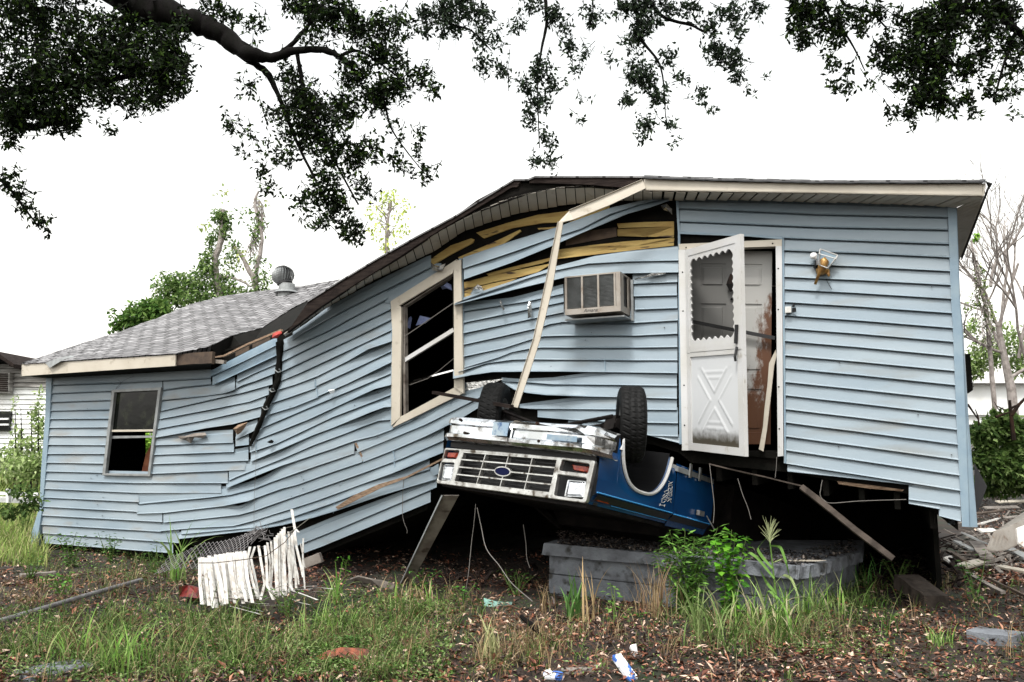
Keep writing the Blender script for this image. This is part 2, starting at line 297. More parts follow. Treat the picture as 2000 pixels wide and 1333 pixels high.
# ================================================================= THE HOUSE
def yi(line, x): 
    xs = [p[0] for p in line]; ys = [p[1] for p in line]
    return float(np.interp(x, xs, ys))
def bumps(B, x): return sum(a*math.exp(-((x-c)/w_)**2) for c, w_, a in B)
def strip(mb, top, bot, n=0.0, thick=.02, nt_=None):     # facade-parallel strip between two photo-traced rows
    A = [FP(x, y, n if nt_ is None else nt_) for x, y in top]; B = [FP(x, y, n) for x, y in bot]
    return mb.ribbon(A, B, -FN*thick)
house = thing('collapsed_house', FP(980, 880, 0)*[1, 1, 0], 'pale blue clapboard house bent and collapsed over the upside-down truck', 'house')
def siding(name, courses, m, label=None, seed=0, wob=.003, parent=None):
    mb = MB(); prev = None; rs = random.Random(seed)
    for c in courses:
        if isinstance(c, list): c = dict(L=c)
        Ln = c['L']; x0, x1 = Ln[0][0], Ln[-1][0]; T = c.get('T', prev); n0 = c.get('n', 0.0)
        k = max(2, int((x1-x0)/9)+1); xs = sorted(set(list(np.linspace(x0, x1, k)) + [p[0] for p in Ln]))
        xs = [x for i, x in enumerate(xs) if i == 0 or x-xs[i-1] > .8]; ph = rs.random()*6; b = len(mb.V); sl_ = c.get('sl', (0, 0))
        for x in xs:
            yb = yi(Ln, x); yt = yi(T, x) + bumps(c.get('g', []), x); free = 'T' in c and c.get('free', False)
            bul = bumps(c.get('b', []), x); wv = wob*(math.sin(x/31+ph)+.6*math.sin(x/13+2*ph))
            tk = 0 if free else 4.5
            f = (x-x0)/(x1-x0); dx = sl_[0]*(1-f)+sl_[1]*f
            ym = yb - (yb-yt)*.10
            hh = yb-yt; R0 = .003 if free else -.016
            for (X, Y, N) in ((x+dx, yt-tk, n0+R0+wv*.4), (x+dx*.95, yt+hh*.07, n0+R0*.6+wv*.5), (x+dx*.85, yt+hh*.17, n0+.008+wv*.7), (x+dx*.5, (yt+ym)/2+hh*.05, n0+.014+wv+bul*.25), (x, ym, n0+.022+wv+bul*.8), (x, yb, n0+.034+wv+bul), (x, yb+.7, n0+.001+wv*.3+bul*.5)):
                mb.V.append(tuple(FP(X, Y, N)))
        for i in range(len(xs)-1):
            for j in range(6): q = b+i*7+j; mb.F.append((q, q+1, q+8, q+7))
        prev = Ln
    return mesh(name, mb.V, mb.F, m, parent or house, label=label)
# --- section A: around the small window on the left
A_left = [
 dict(L=[(100,753),(232,748),(412,739)], T=[(100,735),(412,716)]),
 [(98,769),(222,764)], [(96,786),(217,782)], [(95,803),(216,800)], [(94,819),(214,818)], [(92,836),(212,835)], [(91,852),(210,852)], [(90,869),(207,870)],
 [(89,887),(205,887)], [(88,904),(203,906)], [(87,921),(202,924)],
 dict(L=[(86,938),(200,942),(265,944),(445,944)], T=[(86,921),(202,924),(299,926),(412,921),(445,920)]),
 [(85,955),(265,963),(432,963)], [(84,972),(271,981)], [(83,990),(269,1000)], [(82,1007),(317,1020)], dict(L=[(80,1025),(314,1039)]), [(83,1042),(350,1061)], [(85,1061),(338,1081)]]
siding('siding', A_left, M['siding_old'], seed=1, wob=.002)
siding('siding', [dict(L=[(222,767),(317,762)], T=[(222,750),(317,744)])], M['siding_old'], seed=20)
A_right = [
 dict(L=[(319,762),(352,757),(412,751)], T=[(319,744),(412,739)]),
 dict(L=[(316,782),(400,774),(440,768),(459,761)], T=[(316,762),(412,751),(459,741)], b=[(455,14,.03)]),
 dict(L=[(315,803),(360,793),(412,781),(475,767),(532,751)], T=[(315,782),(400,774),(440,769),(459,763),(470,757),(500,745),(540,729)]),
 [(312,819),(412,800),(487,785),(525,771)], [(308,838),(400,821),(462,807),(519,792)],
 dict(L=[(304,855),(350,847),(400,837),(454,829),(510,814)], b=[(350,60,.02)]),
 dict(L=[(304,870),(455,865)], T=[(304,856),(350,852),(405,847),(456,844)]),
 [(301,889),(457,883)],
 dict(L=[(299,907),(485,900)], T=[(301,889),(457,883),(486,877)]), dict(L=[(297,926),(410,921),(478,918)], sl=(0,4)),
 dict(L=[(461,858),(480,850),(503,838)], T=[(461,845),(480,832),(508,822)]), dict(L=[(460,872),(486,869)], T=[(460,858),(497,848)])]
siding('siding', A_right, M['siding_old'], seed=2, wob=.0035)
siding('siding', [dict(L=[(463,746),(500,728),(540,711)], T=[(463,731),(541,696)]), dict(L=[(461,759),(475,752),(500,744),(538,729)])], M['siding_old'], seed=3)
# --- section B: between the crack and the big window, and everything that sweeps under it
T1 = [(609,641),(647,620),(685,600),(842,522)]
T12 = [(490,902),(550,877),(612,850),(650,836),(725,805),(750,796),(764,795)]
T13 = [(447,939),(462,932),(550,897),(612,870),(680,845),(712,832),(740,822),(764,820)]
T14 = [(442,954),(500,930),(550,910),(580,900),(646,878),(690,862),(732,852),(764,840),(800,824),(881,784)]
T15 = [(271,985),(322,980),(400,973),(450,967),(497,955),(530,942),(580,924),(620,910),(692,886)]
T15r = [(698,884),(762,858),(830,830),(890,800),(917,786.5),(932,779),(957,765)]
T16 = [(267,1004),(322,1002),(435,989),(485,979),(500,973),(550,955),(580,947.5),(650,922),(707,903)]
T16r = [(709,903),(770,879),(830,853),(869,834),(905,815),(939,794)]
T17 = [(319,1021),(375,1016),(467,1006),(500,997),(548,980),(580,969),(707,925),(785,896),(867,860)]
T18 = [(312,1038),(375,1032),(455,1028),(497,1017),(614,980),(707,946),(766,925),(866,884)]
T19 = [(354,1044),(497,1031),(575,1009),(650,983),(707,961),(782,935),(839,917)]
T20 = [(350,1053),(497,1036),(552,1026),(610,1012),(655,998.5),(745,968),(853,936)]
J16 = T16 + T16r[1:]
B_ = [
 dict(L=[(572,664),(590,652)]+T1, T=[(570,655),(600,635),(640,605),(700,572),(760,542),(835,505),(842,503)]),
 dict(L=[(554,686),(640,647),(680,625),(727,600),(757,584)], T=[(554,668)]+T1),
 dict(L=[(551,706),(680,644),(764,604)], T=[(554,686),(640,647),(680,625),(727,600),(757,584),(764,590)]), [(550,726),(680,666),(765,624)], [(547,745),(590,727),(680,685),(765,645)],
 dict(L=[(538,763),(575,752),(620,735),(680,705),(720,682),(765,667)], b=[(735,40,.05)]),
 dict(L=[(616,755),(680,726),(700,717),(765,686)], g=[(728,26,6)]),
 dict(L=[(617,776),(680,749),(725,727),(766,707)], b=[(745,30,.04)]),
 dict(L=[(509,837),(549,820),(615,792),(680,765),(765,729)], T=[(519,813),(620,777),(680,749),(725,727),(766,707)], g=[(745,25,5)]),
 dict(L=[(495,862),(602,820),(680,784),(732,760),(764,752)], b=[(735,40,.06)]),
 dict(L=[(488,884),(540,867),(650,815),(765,771)], g=[(737,30,8)]),
 dict(L=T12, b=[(540,50,.03),(725,45,.06)]), dict(L=T13, g=[(535,38,4),(722,42,8)]),
 dict(L=T14, b=[(500,50,.05)]),
 dict(L=T15, g=[(515,34,11),(475,25,6)]),
 dict(L=T15r, T=[(693,864),(732,852),(764,840),(800,824),(881,784),(905,772),(957,747)], sl=(-6,0)),
 dict(L=T16, T=T15, b=[(470,22,.05)]), dict(L=T16r, T=T15r, b=[(860,30,.03)], sl=(-9,0)),
 dict(L=T17, T=J16, g=[(468,22,10),(850,22,6)], n=.001), dict(L=T18, b=[(800,60,.05)]),
 dict(L=T19, g=[(790,40,8),(480,25,2)], b=[(600,200,.02)]),
 dict(L=T20, n=.012, b=[(640,150,.06)]),
 ]
siding('siding', B_, M['siding'], seed=4, wob=.004)
siding('siding', [dict(L=[(752,592),(764,592),(800,569),(850,540),(862,532)], T=[(752,570),(800,544),(842,523),(850,519),(862,519)])], M['siding'], seed=21)
siding('siding', [dict(L=[(527,789),(560,778),(615,759)], T=[(538,763),(575,752),(614,737)], n=.004, sl=(0,-1)), dict(L=[(519,812),(575,795),(620,777)], sl=(0,-2), n=.004)], M['siding'], seed=5)
siding('siding', [dict(L=[(557,1076),(600,1058),(650,1038),(730,1004),(853,952)], T=[(560,1050),(580,1044),(647,1016),(730,985),(853,938)]), dict(L=[(590,1082),(628,1068),(730,1026),(841,981)])], M['siding'], seed=6, wob=.002)
# --- section C: between the big window and the door
C4 = [(904,674),(985,656),(1050,641),(1075,633),(1101,629),(1240,631),(1324,626)]
C8 = [(885,740),(920,733),(962,727),(1025,726),(1100,726),(1240,728),(1323,729)]
C9 = [(980,745),(1030,747),(1080,751),(1200,752),(1322,754)]
C10 = [(982,748),(1005,762),(1030,768),(1067,772),(1155,775),(1212,776),(1322,779)]
C_ = [
 dict(L=[(902,609),(1030,589),(1100,574)], T=[(904,597),(920,594),(1000,586),(1100,560)]), [(904,631),(1101,590)], [(901,652),(1101,610)],
 dict(L=C4, T=[(901,652),(1101,610),(1110,600),(1230,605),(1242,605),(1323,602)]),
 dict(L=[(905,697),(985,680),(1044,661),(1062,657),(1100,656),(1240,656),(1323,652)]),
 dict(L=[(906,719),(975,698),(1000,688),(1036,681),(1060,679),(1200,680),(1323,678)]),
 dict(L=[(895,727),(920,719),(950,710),(1000,703),(1030,702),(1100,703),(1220,704),(1323,704)], b=[(890,40,.05)]), dict(L=C8, n=.006, b=[(890,90,.09),(1040,70,.03)]),
 dict(L=C9, T=[(980,742),(1015,745),(1080,742),(1155,732),(1200,727),(1323,729)], n=-.004), dict(L=C10, b=[(1060,80,.05)]),
 dict(L=[(1015,797),(1037,799),(1210,800),(1322,801)], T=[(1015,794),(1055,789),(1130,780),(1212,777),(1322,779)], n=-.006),
 [(1050,815),(1110,820),(1210,825),(1324,827)], [(1110,846),(1240,850),(1324,853)], dict(L=[(1250,846),(1327,866)], T=[(1250,842),(1327,854)])]
siding('siding', C_, M['siding'], seed=7, wob=.003)
siding('siding', [dict(L=[(1236,555),(1300,552),(1323,551)], T=[(1236,536),(1323,532)]), [(1238,579),(1322,577)], [(1240,605),(1323,602)]], M['siding'], seed=8, wob=.001)
# --- section D: over and right of the door
def xr(y): return float(np.interp(y, [409,596,640,780,900,1030], [1852,1859,1861,1867,1874,1878]))
D_ = [dict(L=[(1325,407),(1600,419),(1851,424.5)], T=[(1325,392),(1600,396),(1851,404)]), [(1325,432.6),(1600,444),(1851,449)], [(1325,454),(1460,460),(1530,465),(1600,468),(1853,477)]]
lefts = [489,514.6,541,565,590,616,641,666,694,719,746,772,799,825,852,879,905]
rights = [503,530,557,584,612,641,668,696,725,752.5,782,811,840,869,899,929,959]
for i, (a, b_) in enumerate(zip(lefts, rights)):
    mid = a+(b_-a)*.42 - .6; D_.append(dict(L=[(1531, a), (1600, a+(b_-a)*.205), (1672, mid), (xr(b_), b_)]))
D_ += [dict(L=[(1775,976),(1876,990)], T=[(1780,947),(1876,960)]), dict(L=[(1834,1008),(1877,1019)], T=[(1834,985),(1876,990)])]
siding('siding', D_, M['siding'], seed=9, wob=.0012)
siding('siding', [dict(L=[(1775,984),(1836,995)], T=[(1775,976),(1836,985)], n=-.002)], M['siding'], seed=10)
siding('starter_strip', [dict(L=[(1538,921),(1660,934),(1783,948)], T=[(1538,908),(1783,946)], n=-.012, free=True)], M['siding'], seed=11)
# --- loose double panels torn off the wall
siding('torn_siding_panel', [dict(L=[(411,736),(476,706),(541,674)], T=[(414,724),(436,711),(480,688),(537,660)], n=.03, free=True), dict(L=[(415,753),(466,729),(541,694)], n=.03)], M['siding_trim'], 'saturated blue siding panel slipped diagonally under the broken eave', seed=12, wob=.001)
siding('torn_siding_panel', [dict(L=[(904,525),(1000,493),(1082,464),(1135,447),(1190,419),(1250,400),(1306,387)], T=[(905,503),(1000,471),(1087,444),(1190,407),(1250,393),(1307,383)], n=.05, free=True), dict(L=[(906,546),(1000,513),(1075,482),(1130,458),(1225,418),(1270,405),(1307,392)], n=.05, b=[(1280,90,.08)])], M['siding'], 'torn siding panel crossing the yellow boards and curling out under the eave', seed=13, wob=.003)
siding('torn_siding_panel', [dict(L=[(888,594),(900,588),(975,562),(1037,542),(1087,528),(1150,515),(1225,511),(1325,509)], T=[(895,590),(920,581),(975,560),(1037,537),(1087,520),(1162,500),(1225,491),(1325,481)], n=.03, free=True, b=[(930,60,.04)]), dict(L=[(887,596),(950,580),(1000,567),(1075,549),(1112,540),(1175,535),(1325,532)], n=.03, b=[(930,90,.08)])], M['siding'], 'torn siding panel hanging out above the air conditioner', seed=14, wob=.003)

# --- backing wall with window and door openings, floor, roof deck, end and rear walls
hole_big = [(786,598),(884,535),(887,757),(788,810)]; hole_small = [(225,765),(311,761),(292,927),(207,925)]; hole_door = [(1346,482),(1514,480),(1523,880),(1349,880)]
bot = [(86,1058),(320,1074),(345,1050),(497,1033),(560,1026),(600,1055),(628,1062),(835,976),(850,920),(900,850),(960,835),(1271,845),(1326,862),(1349,881),(1535,898),(1778,940),(1870,1010)]
top = [(1848,404),(1600,394),(1320,390),(1200,380),(1137,393),(1100,399),(1050,406),(1012,414),(962,429),(905,449),(850,487),(800,512),(722,548),(625,604),(560,652),(440,690),(412,712),(240,722),(102,736)]
def fc(L): return [tuple(F(x, y, -.04)) for x, y in L]
V, Fc = plate(fc(bot+top), [fc(hole_big), fc(hole_small), fc(hole_door)], .03)
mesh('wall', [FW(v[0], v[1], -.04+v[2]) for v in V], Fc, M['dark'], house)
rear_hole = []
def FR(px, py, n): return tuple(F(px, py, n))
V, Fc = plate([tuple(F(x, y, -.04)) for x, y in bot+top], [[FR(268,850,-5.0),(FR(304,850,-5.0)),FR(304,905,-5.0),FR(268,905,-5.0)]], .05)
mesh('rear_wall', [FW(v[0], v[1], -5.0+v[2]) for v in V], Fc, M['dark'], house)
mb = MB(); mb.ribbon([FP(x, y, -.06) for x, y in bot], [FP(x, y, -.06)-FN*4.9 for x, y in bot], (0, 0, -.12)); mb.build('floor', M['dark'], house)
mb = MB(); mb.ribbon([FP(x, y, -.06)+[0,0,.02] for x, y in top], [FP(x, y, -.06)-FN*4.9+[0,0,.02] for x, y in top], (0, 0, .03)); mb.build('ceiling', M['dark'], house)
sidetop, sidebot = F(1852, 404, -.04), F(1878, 1026, -.04)
mb = MB(); mb.ribbon([FW(*sidetop, -.06), FW(*sidetop, -5)], [FW(sidebot[0]-.05, sidebot[1], -.06), FW(sidebot[0]-.05, sidebot[1], -5)], FD*-.05); mb.build('side_wall', M['siding_old'], house)
lt, lb = F(99, 737, -.04), F(76, 1062, -.04)
def endhit(px, py):                         # where a sight line through the small window meets the left end wall
    r = ray(px, py); s_ = (lt[0]+lb[0])/2; t = (s_-(CAM-FP0)@FD)/(r@FD); q = CAM+r*t; return ((q-FP0)@FN, q[2])
eh = [endhit(*p) for p in ((281,846),(303,846),(303,900),(281,905))]
V, Fc = plate([(-.06, lb[1]-.2), (-5, lb[1]-.2), (-5, lt[1]), (-.06, lt[1])], [eh], .03)
sl_s = lambda z: lb[0]+(lt[0]-lb[0])*(z-lb[1])/(lt[1]-lb[1])
mesh('side_wall', [FW(sl_s(v[1])+v[2], v[1], v[0]) for v in V], Fc, M['siding_old'], house)
mesh('shade_lining', [FW(sl_s(v[1])+.04+v[2]*.3, v[1], v[0]) for v in V], Fc, M['dark'], house)  # near-black lining added to hold the end wall's inside in shade
rq = F(1852, 404, -.04); mb = MB(); mb.ribbon([FW(rq[0]-.1, rq[1], -.08), FW(rq[0]-.1, rq[1], -5)], [FW(sidebot[0]-.2, sidebot[1], -.08), FW(sidebot[0]-.2, sidebot[1], -5)], FD*-.01); mb.build('shade_lining', M['dark'], house)
mb = MB()                                   # dark skirt added to shut out light behind and right of the underfloor
for a, b_ in (((86, -5.0), (1870, -5.0)), ):
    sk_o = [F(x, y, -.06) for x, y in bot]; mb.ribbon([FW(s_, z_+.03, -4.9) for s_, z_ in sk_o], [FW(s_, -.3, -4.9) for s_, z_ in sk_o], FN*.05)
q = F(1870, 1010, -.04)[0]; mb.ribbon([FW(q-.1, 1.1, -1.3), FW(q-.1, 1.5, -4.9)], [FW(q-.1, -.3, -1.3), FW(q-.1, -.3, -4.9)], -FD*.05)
mb.build('underfloor_light_block', M['dark'], house)
# floor joists seen from below at the right
mb = MB()
for k in range(7):
    px = 1400+k*70; s_, z_ = F(px, float(np.interp(px, [x for x, y in bot], [y for x, y in bot])), -.06); mb.bar(FW(s_, z_-.2, -.12), FW(s_, z_-.2, -4.8), .05, .16)
mb.build('floor_joists', M['dark'], house, kind='stuff')
mb = MB(); strip(mb, [(1635,940),(1700,948),(1766,957)], [(1638,946),(1700,955),(1762,960)], -.05, .06); mb.build('rotten_sill', M['splinter'], house)

# --- main roof: deck over the right part, dark boards at the torn edge, cream fascia
rtop = [(600,590),(662,551),(737,506),(812,464),(887,424),(950,385),(1004,352),(1030,352),(1045,346),(1160,346),(1257,349),(1430,354),(1600,358),(1800,358),(1921,357)]
A0 = [FP(x, y-(2 if x < 1250 else 5), .385) for x, y in rtop]; ang = [R_(4+7*(x-600)/1320) for x, y in rtop]
A1 = [p - FN*4.6 + np.array([0, 0, 4.6*math.tan(a)]) for p, a in zip(A0, ang)]; A2 = [p - FN*3.5 - np.array([0, 0, .9]) for p in A1]
mb = MB(); mb.ribbon(A0, A1, (0, 0, -.018)); mb.ribbon(A1, A2, (0, 0, -.03))
roof = mesh('roof', mb.V, mb.F, M['shingle'], house, uv=[((np.array(v)@FD), (np.array(v)@FN)) for v in mb.V], label='low roof over the raised right half of the house')
mb = MB()                                   # ragged shingle lip along the eave
rs = random.Random(4)
x = 1258.0
while x < 1920:
    x2 = x+rs.uniform(14, 26); y = float(np.interp(x, [p[0] for p in rtop], [p[1] for p in rtop])); yb = float(np.interp(x2, [p[0] for p in rtop], [p[1] for p in rtop]))
    d = rs.uniform(-1.5, 1.2); mb.ribbon([FP(x, y-6+d*.5, .34), FP(min(x2, 1925), yb-6+d*.5, .34)], [FP(x, y-1.5+d*.6, .41), FP(min(x2, 1925), yb-1.5-d*.4, .41)], (0, 0, -.008)); x = x2
mb.build('shingle_edge', M['black'], roof)
mb = MB(); strip(mb, [(602,590),(662,551),(737,506),(812,464),(887,424),(932,391),(1007,351),(1017,354)], [(560,650),(625,600),(700,551),(780,502),(850,455),(925,411),(1000,366),(1010,366)], .37, .05); mb.build('fascia_board', M['wood_dark'], house, label='bare dark fascia board along the sagging eave')
mb = MB(); strip(mb, [(1034,352),(1046,346),(1160,346),(1252,348)], [(1034,358),(1060,358),(1150,361),(1222,367)], .37, .05); mb.build('fascia_board', M['wood_dark'], house, label='short bare fascia board at the peak')
mb = MB(); strip(mb, [(1222,366),(1150,361),(1060,357),(1010,358),(1000,366),(925,411)][::-1], [(1222,372),(1150,366),(1085,368),(1030,380),(1005,388),(925,418)][::-1], .34, .02); mb.build('roof_edge_batten', M['dark'], house)
def soffit(name, out, inn, n1, n2, gap, w0, label=None):
    mb = MB(); xs = out[0][0]; total = out[-1][0]-xs; k = int(total/w0)
    def at(L, t): 
        cum = [0]; 
        for i in range(1, len(L)): cum.append(cum[-1]+math.dist(L[i], L[i-1]))
        s_ = t*cum[-1]; return (float(np.interp(s_, cum, [p[0] for p in L])), float(np.interp(s_, cum, [p[1] for p in L])))
    for i in range(k):
        t0, t1 = i/k, (i+1)/k - gap/total
        a, b_ = at(out, t0), at(out, t1); c, d = at(inn, t0), at(inn, t1); j = rs.uniform(-.004, .004)
        A, B, C_2, D2 = FP(*a, n1), FP(*b_, n1), FP(*c, n2), FP(*d, n2)
        mb.ribbon([A+np.array([0,0,j]), B+np.array([0,0,j-.006])], [C_2+np.array([0,0,j]), D2+np.array([0,0,j-.006])], (0, 0, .008))
    o = mb.build(name, M['soffit'], house, label=label)
    mb = MB(); mb.ribbon([FP(*at(out, t), n1)+np.array([0,0,.02]) for t in np.linspace(0,1,24)], [FP(*at(inn, t), n2)+np.array([0,0,.02]) for t in np.linspace(0,1,24)], (0, 0, .01)); mb.build('soffit_backing', M['dark'], o)
soffit('soffit', [(554,653),(595,622),(662,577),(737,532),(800,487),(875,445),(920,420),(975,395),(1025,380),(1075,369),(1120,364),(1175,364),(1230,368),(1275,376)],
       [(557,657),(625,608),(722,552),(794,517),(850,490),(905,452),(962,432),(1012,417),(1050,409),(1100,401),(1137,396),(1190,392),(1240,391),(1275,391)], .34, .03, 1.5, 17)
soffit('soffit', [(1275,375),(1430,377),(1600,379),(1760,381),(1920,385)], [(1275,391),(1430,391),(1600,395),(1760,399),(1870,405)], .34, .03, 5, 23)
mb = MB(); strip(mb, [(1257,350),(1430,356),(1600,359),(1800,360),(1920,359)], [(1260,372),(1430,374),(1600,377),(1800,380),(1918,383)], .37, .015)
mb.ribbon([FP(1260,372,.37), FP(1600,377,.37), FP(1918,383,.37)], [FP(1262,374,.33), FP(1600,379,.33), FP(1917,385,.33)], (0, 0, .01)); mb.build('fascia', M['cream'], house, label='cream fascia along the raised right eave')
c0 = FP(1922, 383, .37); c0t = FP(1925, 358, .38)    # eave returning along the right end
mb = MB(); mb.ribbon([c0t, c0t-FN*3.2+np.array([0,0,.02])], [c0, c0-FN*3.2], -FD*.015); mb.build('fascia', M['cream'], house, label='cream fascia returning round the right end')
mb = MB(); wtop = FP(1869, 408, 0)
for i in range(26):
    a = i*.125; b_ = a+.112; mb.ribbon([c0-FN*a, c0-FN*b_], [wtop-FN*a+np.array([0,0,0]), wtop-FN*b_], (0, 0, .008))
mb.build('soffit', M['soffit'], house)
mb = MB(); mb.ribbon([FP(1925,354,.40), FP(1934,352,.40)-FN*.1, c0t+FD*.05-FN*3.2+np.array([0,0,.06])], [FP(1938,358,.40), FP(1934,362,.36)-FN*.1, c0t+FD*.06-FN*3.2+np.array([0,0,.02])], (0, 0, -.01)); mb.build('drip_edge', M['black'], house)

# --- left roof
rb = [(44,711),(120,706),(200,700),(343,691),(410,676),(455,655),(512,640),(569,603),(620,577),(663,547)]; rbn = [.42,.42,.42,.42,.3,-.3,-1.2,-2.2,-3.2,-4.0]
rt = [(44,709),(156,672),(237,647),(312,619),(375,594),(437,578),(490,571),(531,566),(600,557),(664,546)]; rtn = [.42,-.9,-1.9,-2.8,-3.5,-4.0,-4.0,-4.0,-4.0,-4.05]
NR, NC = 24, 90; V = []; UV = []; rs2 = np.random.default_rng(3); wav = rs2.normal(0, .004, (NR+1, NC+1))
for j in range(NR+1):
    for i in range(NC+1):
        t = i/NC*(len(rb)-1); k = min(int(t), len(rb)-2); f = t-k; L2 = lambda A: A[k]*(1-f)+A[k+1]*f
        p = FP(L2([q[0] for q in rb]), L2([q[1] for q in rb]), L2(rbn)); q_ = FP(L2([q[0] for q in rt]), L2([q[1] for q in rt]), L2(rtn))
        v = p*(1-j/NR)+q_*(j/NR); ff = j/NR; sag = -.05*math.sin(math.pi*ff)*max(0, math.sin(i/NC*3.1)); v = v+np.array([0, 0, sag+wav[j, i]])
        V.append(v); s_ = (v-FP0)@FD; nn = (v-FP0)@FN; UV.append((s_, -nn*1.09))
Fq = [(j*(NC+1)+i, j*(NC+1)+i+1, (j+1)*(NC+1)+i+1, (j+1)*(NC+1)+i) for j in range(NR) for i in range(NC)]
roof2 = mesh('roof', V, Fq, M['shingle'], house, uv=UV, label='lower grey shingled roof sagging over the left half')
mb = MB(); ridge = [FP(*rt[i], rtn[i]) for i in (0, 5, 9)]; back0 = FP(44, 709, .42)-FN*8.6
mb.ribbon([ridge[1], ridge[2]], [ridge[1]-FN*4.3-np.array([0,0,1.8])-FD*1.5, ridge[2]-FN*4.3-np.array([0,0,1.8])], (0,0,-.03))
mb.V += [tuple(ridge[0]), tuple(ridge[1]), tuple(ridge[1]-FN*4.3-np.array([0,0,1.8])-FD*1.5)]; n_ = len(mb.V); mb.F.append((n_-3, n_-2, n_-1))
mb.V = [(v[0], v[1], v[2]-.12) for v in mb.V]
mesh('roof_slope', mb.V, mb.F, M['shingle'], roof2, uv=[((np.array(v)@FD), (np.array(v)@FN)) for v in mb.V])
mb = MB(); strip(mb, [(42,713),(343,693)], [(41,735),(342,715)], .40, .02); mb.build('fascia', M['cream'], house, label='cream fascia along the low left eave')
mb = MB(); strip(mb, [(343,694),(380,689),(415,687)], [(343,714),(380,711),(413,711)], .37, .05); mb.build('fascia_board', M['wood_brown'], house, label='bare brown board at the end of the left fascia')
p1 = FP(41, 735, .40); mb = MB(); mb.ribbon([FP(42,713,.40), FP(42,713,.40)-FN*3.5], [p1, p1-FN*3.5], FD*.02); mb.build('fascia', M['cream'], house)
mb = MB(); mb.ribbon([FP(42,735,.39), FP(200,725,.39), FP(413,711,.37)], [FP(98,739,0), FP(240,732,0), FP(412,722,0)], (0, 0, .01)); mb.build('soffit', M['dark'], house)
# near-black sheet painting in the shade between the two roofs
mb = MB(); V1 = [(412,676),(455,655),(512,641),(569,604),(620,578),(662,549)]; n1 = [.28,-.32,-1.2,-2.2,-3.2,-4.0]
mb.ribbon([FP(x, y+1, n) for (x, y), n in zip(V1, n1)], [FP(x, y, n) for (x, y), n in zip([(413,724),(436,712),(480,690),(537,662),(560,654),(625,602)], [-.1]*6)], (0, 0, -.01)); mb.build('void_shade_sheet', M['dark'], house)
mb = MB(); strip(mb, [(412,697),(436,694),(480,672),(520,655),(548,643)], [(412,700),(437,697),(480,676),(520,659),(549,647)], .2, .04); mb.build('trim_rail', M['splinter'], house, label='thin wooden rail in the torn eave')
mb = MB(); strip(mb, [(414,702),(438,704)], [(413,709),(436,711)], .3, .05); mb.build('board_stub', M['wood_grey'], house)
mb = MB()
for a in ([(460,686),(486,674)], [(493,670),(527,655)]): strip(mb, a, [(x, y+11) for x, y in a], .0, .03)
mb.build('eave_block', M['wood_brown'], house)
o = MB().add([FP(531,660,.3), FP(533,652,.3), FP(541,648,.32), FP(549,647,.3), FP(551,651,.3), FP(545,657,.33), FP(540,662,.3), FP(540,655,.38)], [(0,1,7),(1,2,7),(2,3,7),(3,4,7),(4,5,7),(5,6,7),(6,0,7)]); o.build('red_rag', M['tile_red'], house)
mb = MB()                                   # flap of metal on the left eave
mb.ribbon([FP(89,710,.43), FP(110,702,.43), FP(128,697,.43), FP(146,696,.40)], [FP(97,719,.45), FP(112,710,.45), FP(126,702,.45), FP(143,699,.42)], (0, 0, .006)); mb.build('roof_flap', M['grey_alu'], roof2)
# turbine vent
tv = FP(560, 571, -3.6); mb = MB()
mb.tube([tv-np.array([0,0,.15]), tv+np.array([0,0,.16])], [.17,.15], 20); mb.tube([tv-np.array([0,0,.02]), tv+np.array([0,0,.02])], [.24,.2], 20)
base_v = mb.build('roof_vent', M['grey_alu'], roof2, smooth=False)
mb = MB(); ax = np.array([-.25, 0, .97]); ctr = tv+ax*.33
e1 = np.cross(ax, (0, 1, 0)); e1 /= np.linalg.norm(e1); e2 = np.cross(ax, e1)
for k in range(22):
    A, B = [], []
    for j in range(9):
        u = -1+2*j/8; r = .215*math.sqrt(max(0, 1-u*u*.86)); t = 2*math.pi*k/22+u*.25
        for Lx, dt, rr in ((A, 0, 0), (B, .2, -.035)): Lx.append(ctr+ax*u*.17+(e1*math.cos(t+dt)+e2*math.sin(t+dt))*(r+rr))
    mb.ribbon(A, B, ax*.002)
mb.build('vent_fins', M['grey_alu'], base_v)
mb = MB(); mb.tube([ctr-ax*.16, ctr+ax*.16], [.15,.12], 16); mb.tube([ctr+ax*.15, ctr+ax*.18], [.1,.09], 16); mb.build('vent_core', M['black'], base_v)

# --- corner trims
mb = MB(); s_ = [(1851,405),(1858,596),(1861,640),(1868,820),(1879,1029)]; e_ = [(1869,405),(1876,596),(1880,640),(1887.5,820),(1895,1030)]
mb.ribbon([FP(x, y, .03) for x, y in s_], [FP(x, y, .03) for x, y in e_], -FN*.01)
o_ = [FP(1869,405,.03)-FN*.10, FP(1876,596,.03)-FN*.10+FD*.0, FP(1881,640,.03)-FN*.10+FD*.01, FP(1892,820,.0), FP(1909.5,1030,.0)]
mb.ribbon([FP(x, y, .03) for x, y in e_], o_, -FD*.006); mb.build('corner_trim', M['siding_trim'], house, label='wide blue corner trim flaring at its foot')
mb = MB(); a_ = [(90,737),(88,815),(80,920),(77,990),(62,1040),(60,1078)]; b2 = [(101,737),(97,815),(89,920),(83,990),(75,1040),(70,1076)]
mb.ribbon([FP(x, y, .03) for x, y in a_], [FP(x, y, .035+.02*(i==4)) for i, (x, y) in enumerate(b2)], -FN*.05); mb.build('corner_trim', M['siding_trim'], house, label='thin blue corner trim kicked out at the foot')
mb = MB(); mb.ribbon([FP(1320,392,.03), FP(1324,455,.03), FP(1327,868,.03)], [FP(1325,392,.03), FP(1328,455,.03), FP(1332,868,.03)], -FN*.03)
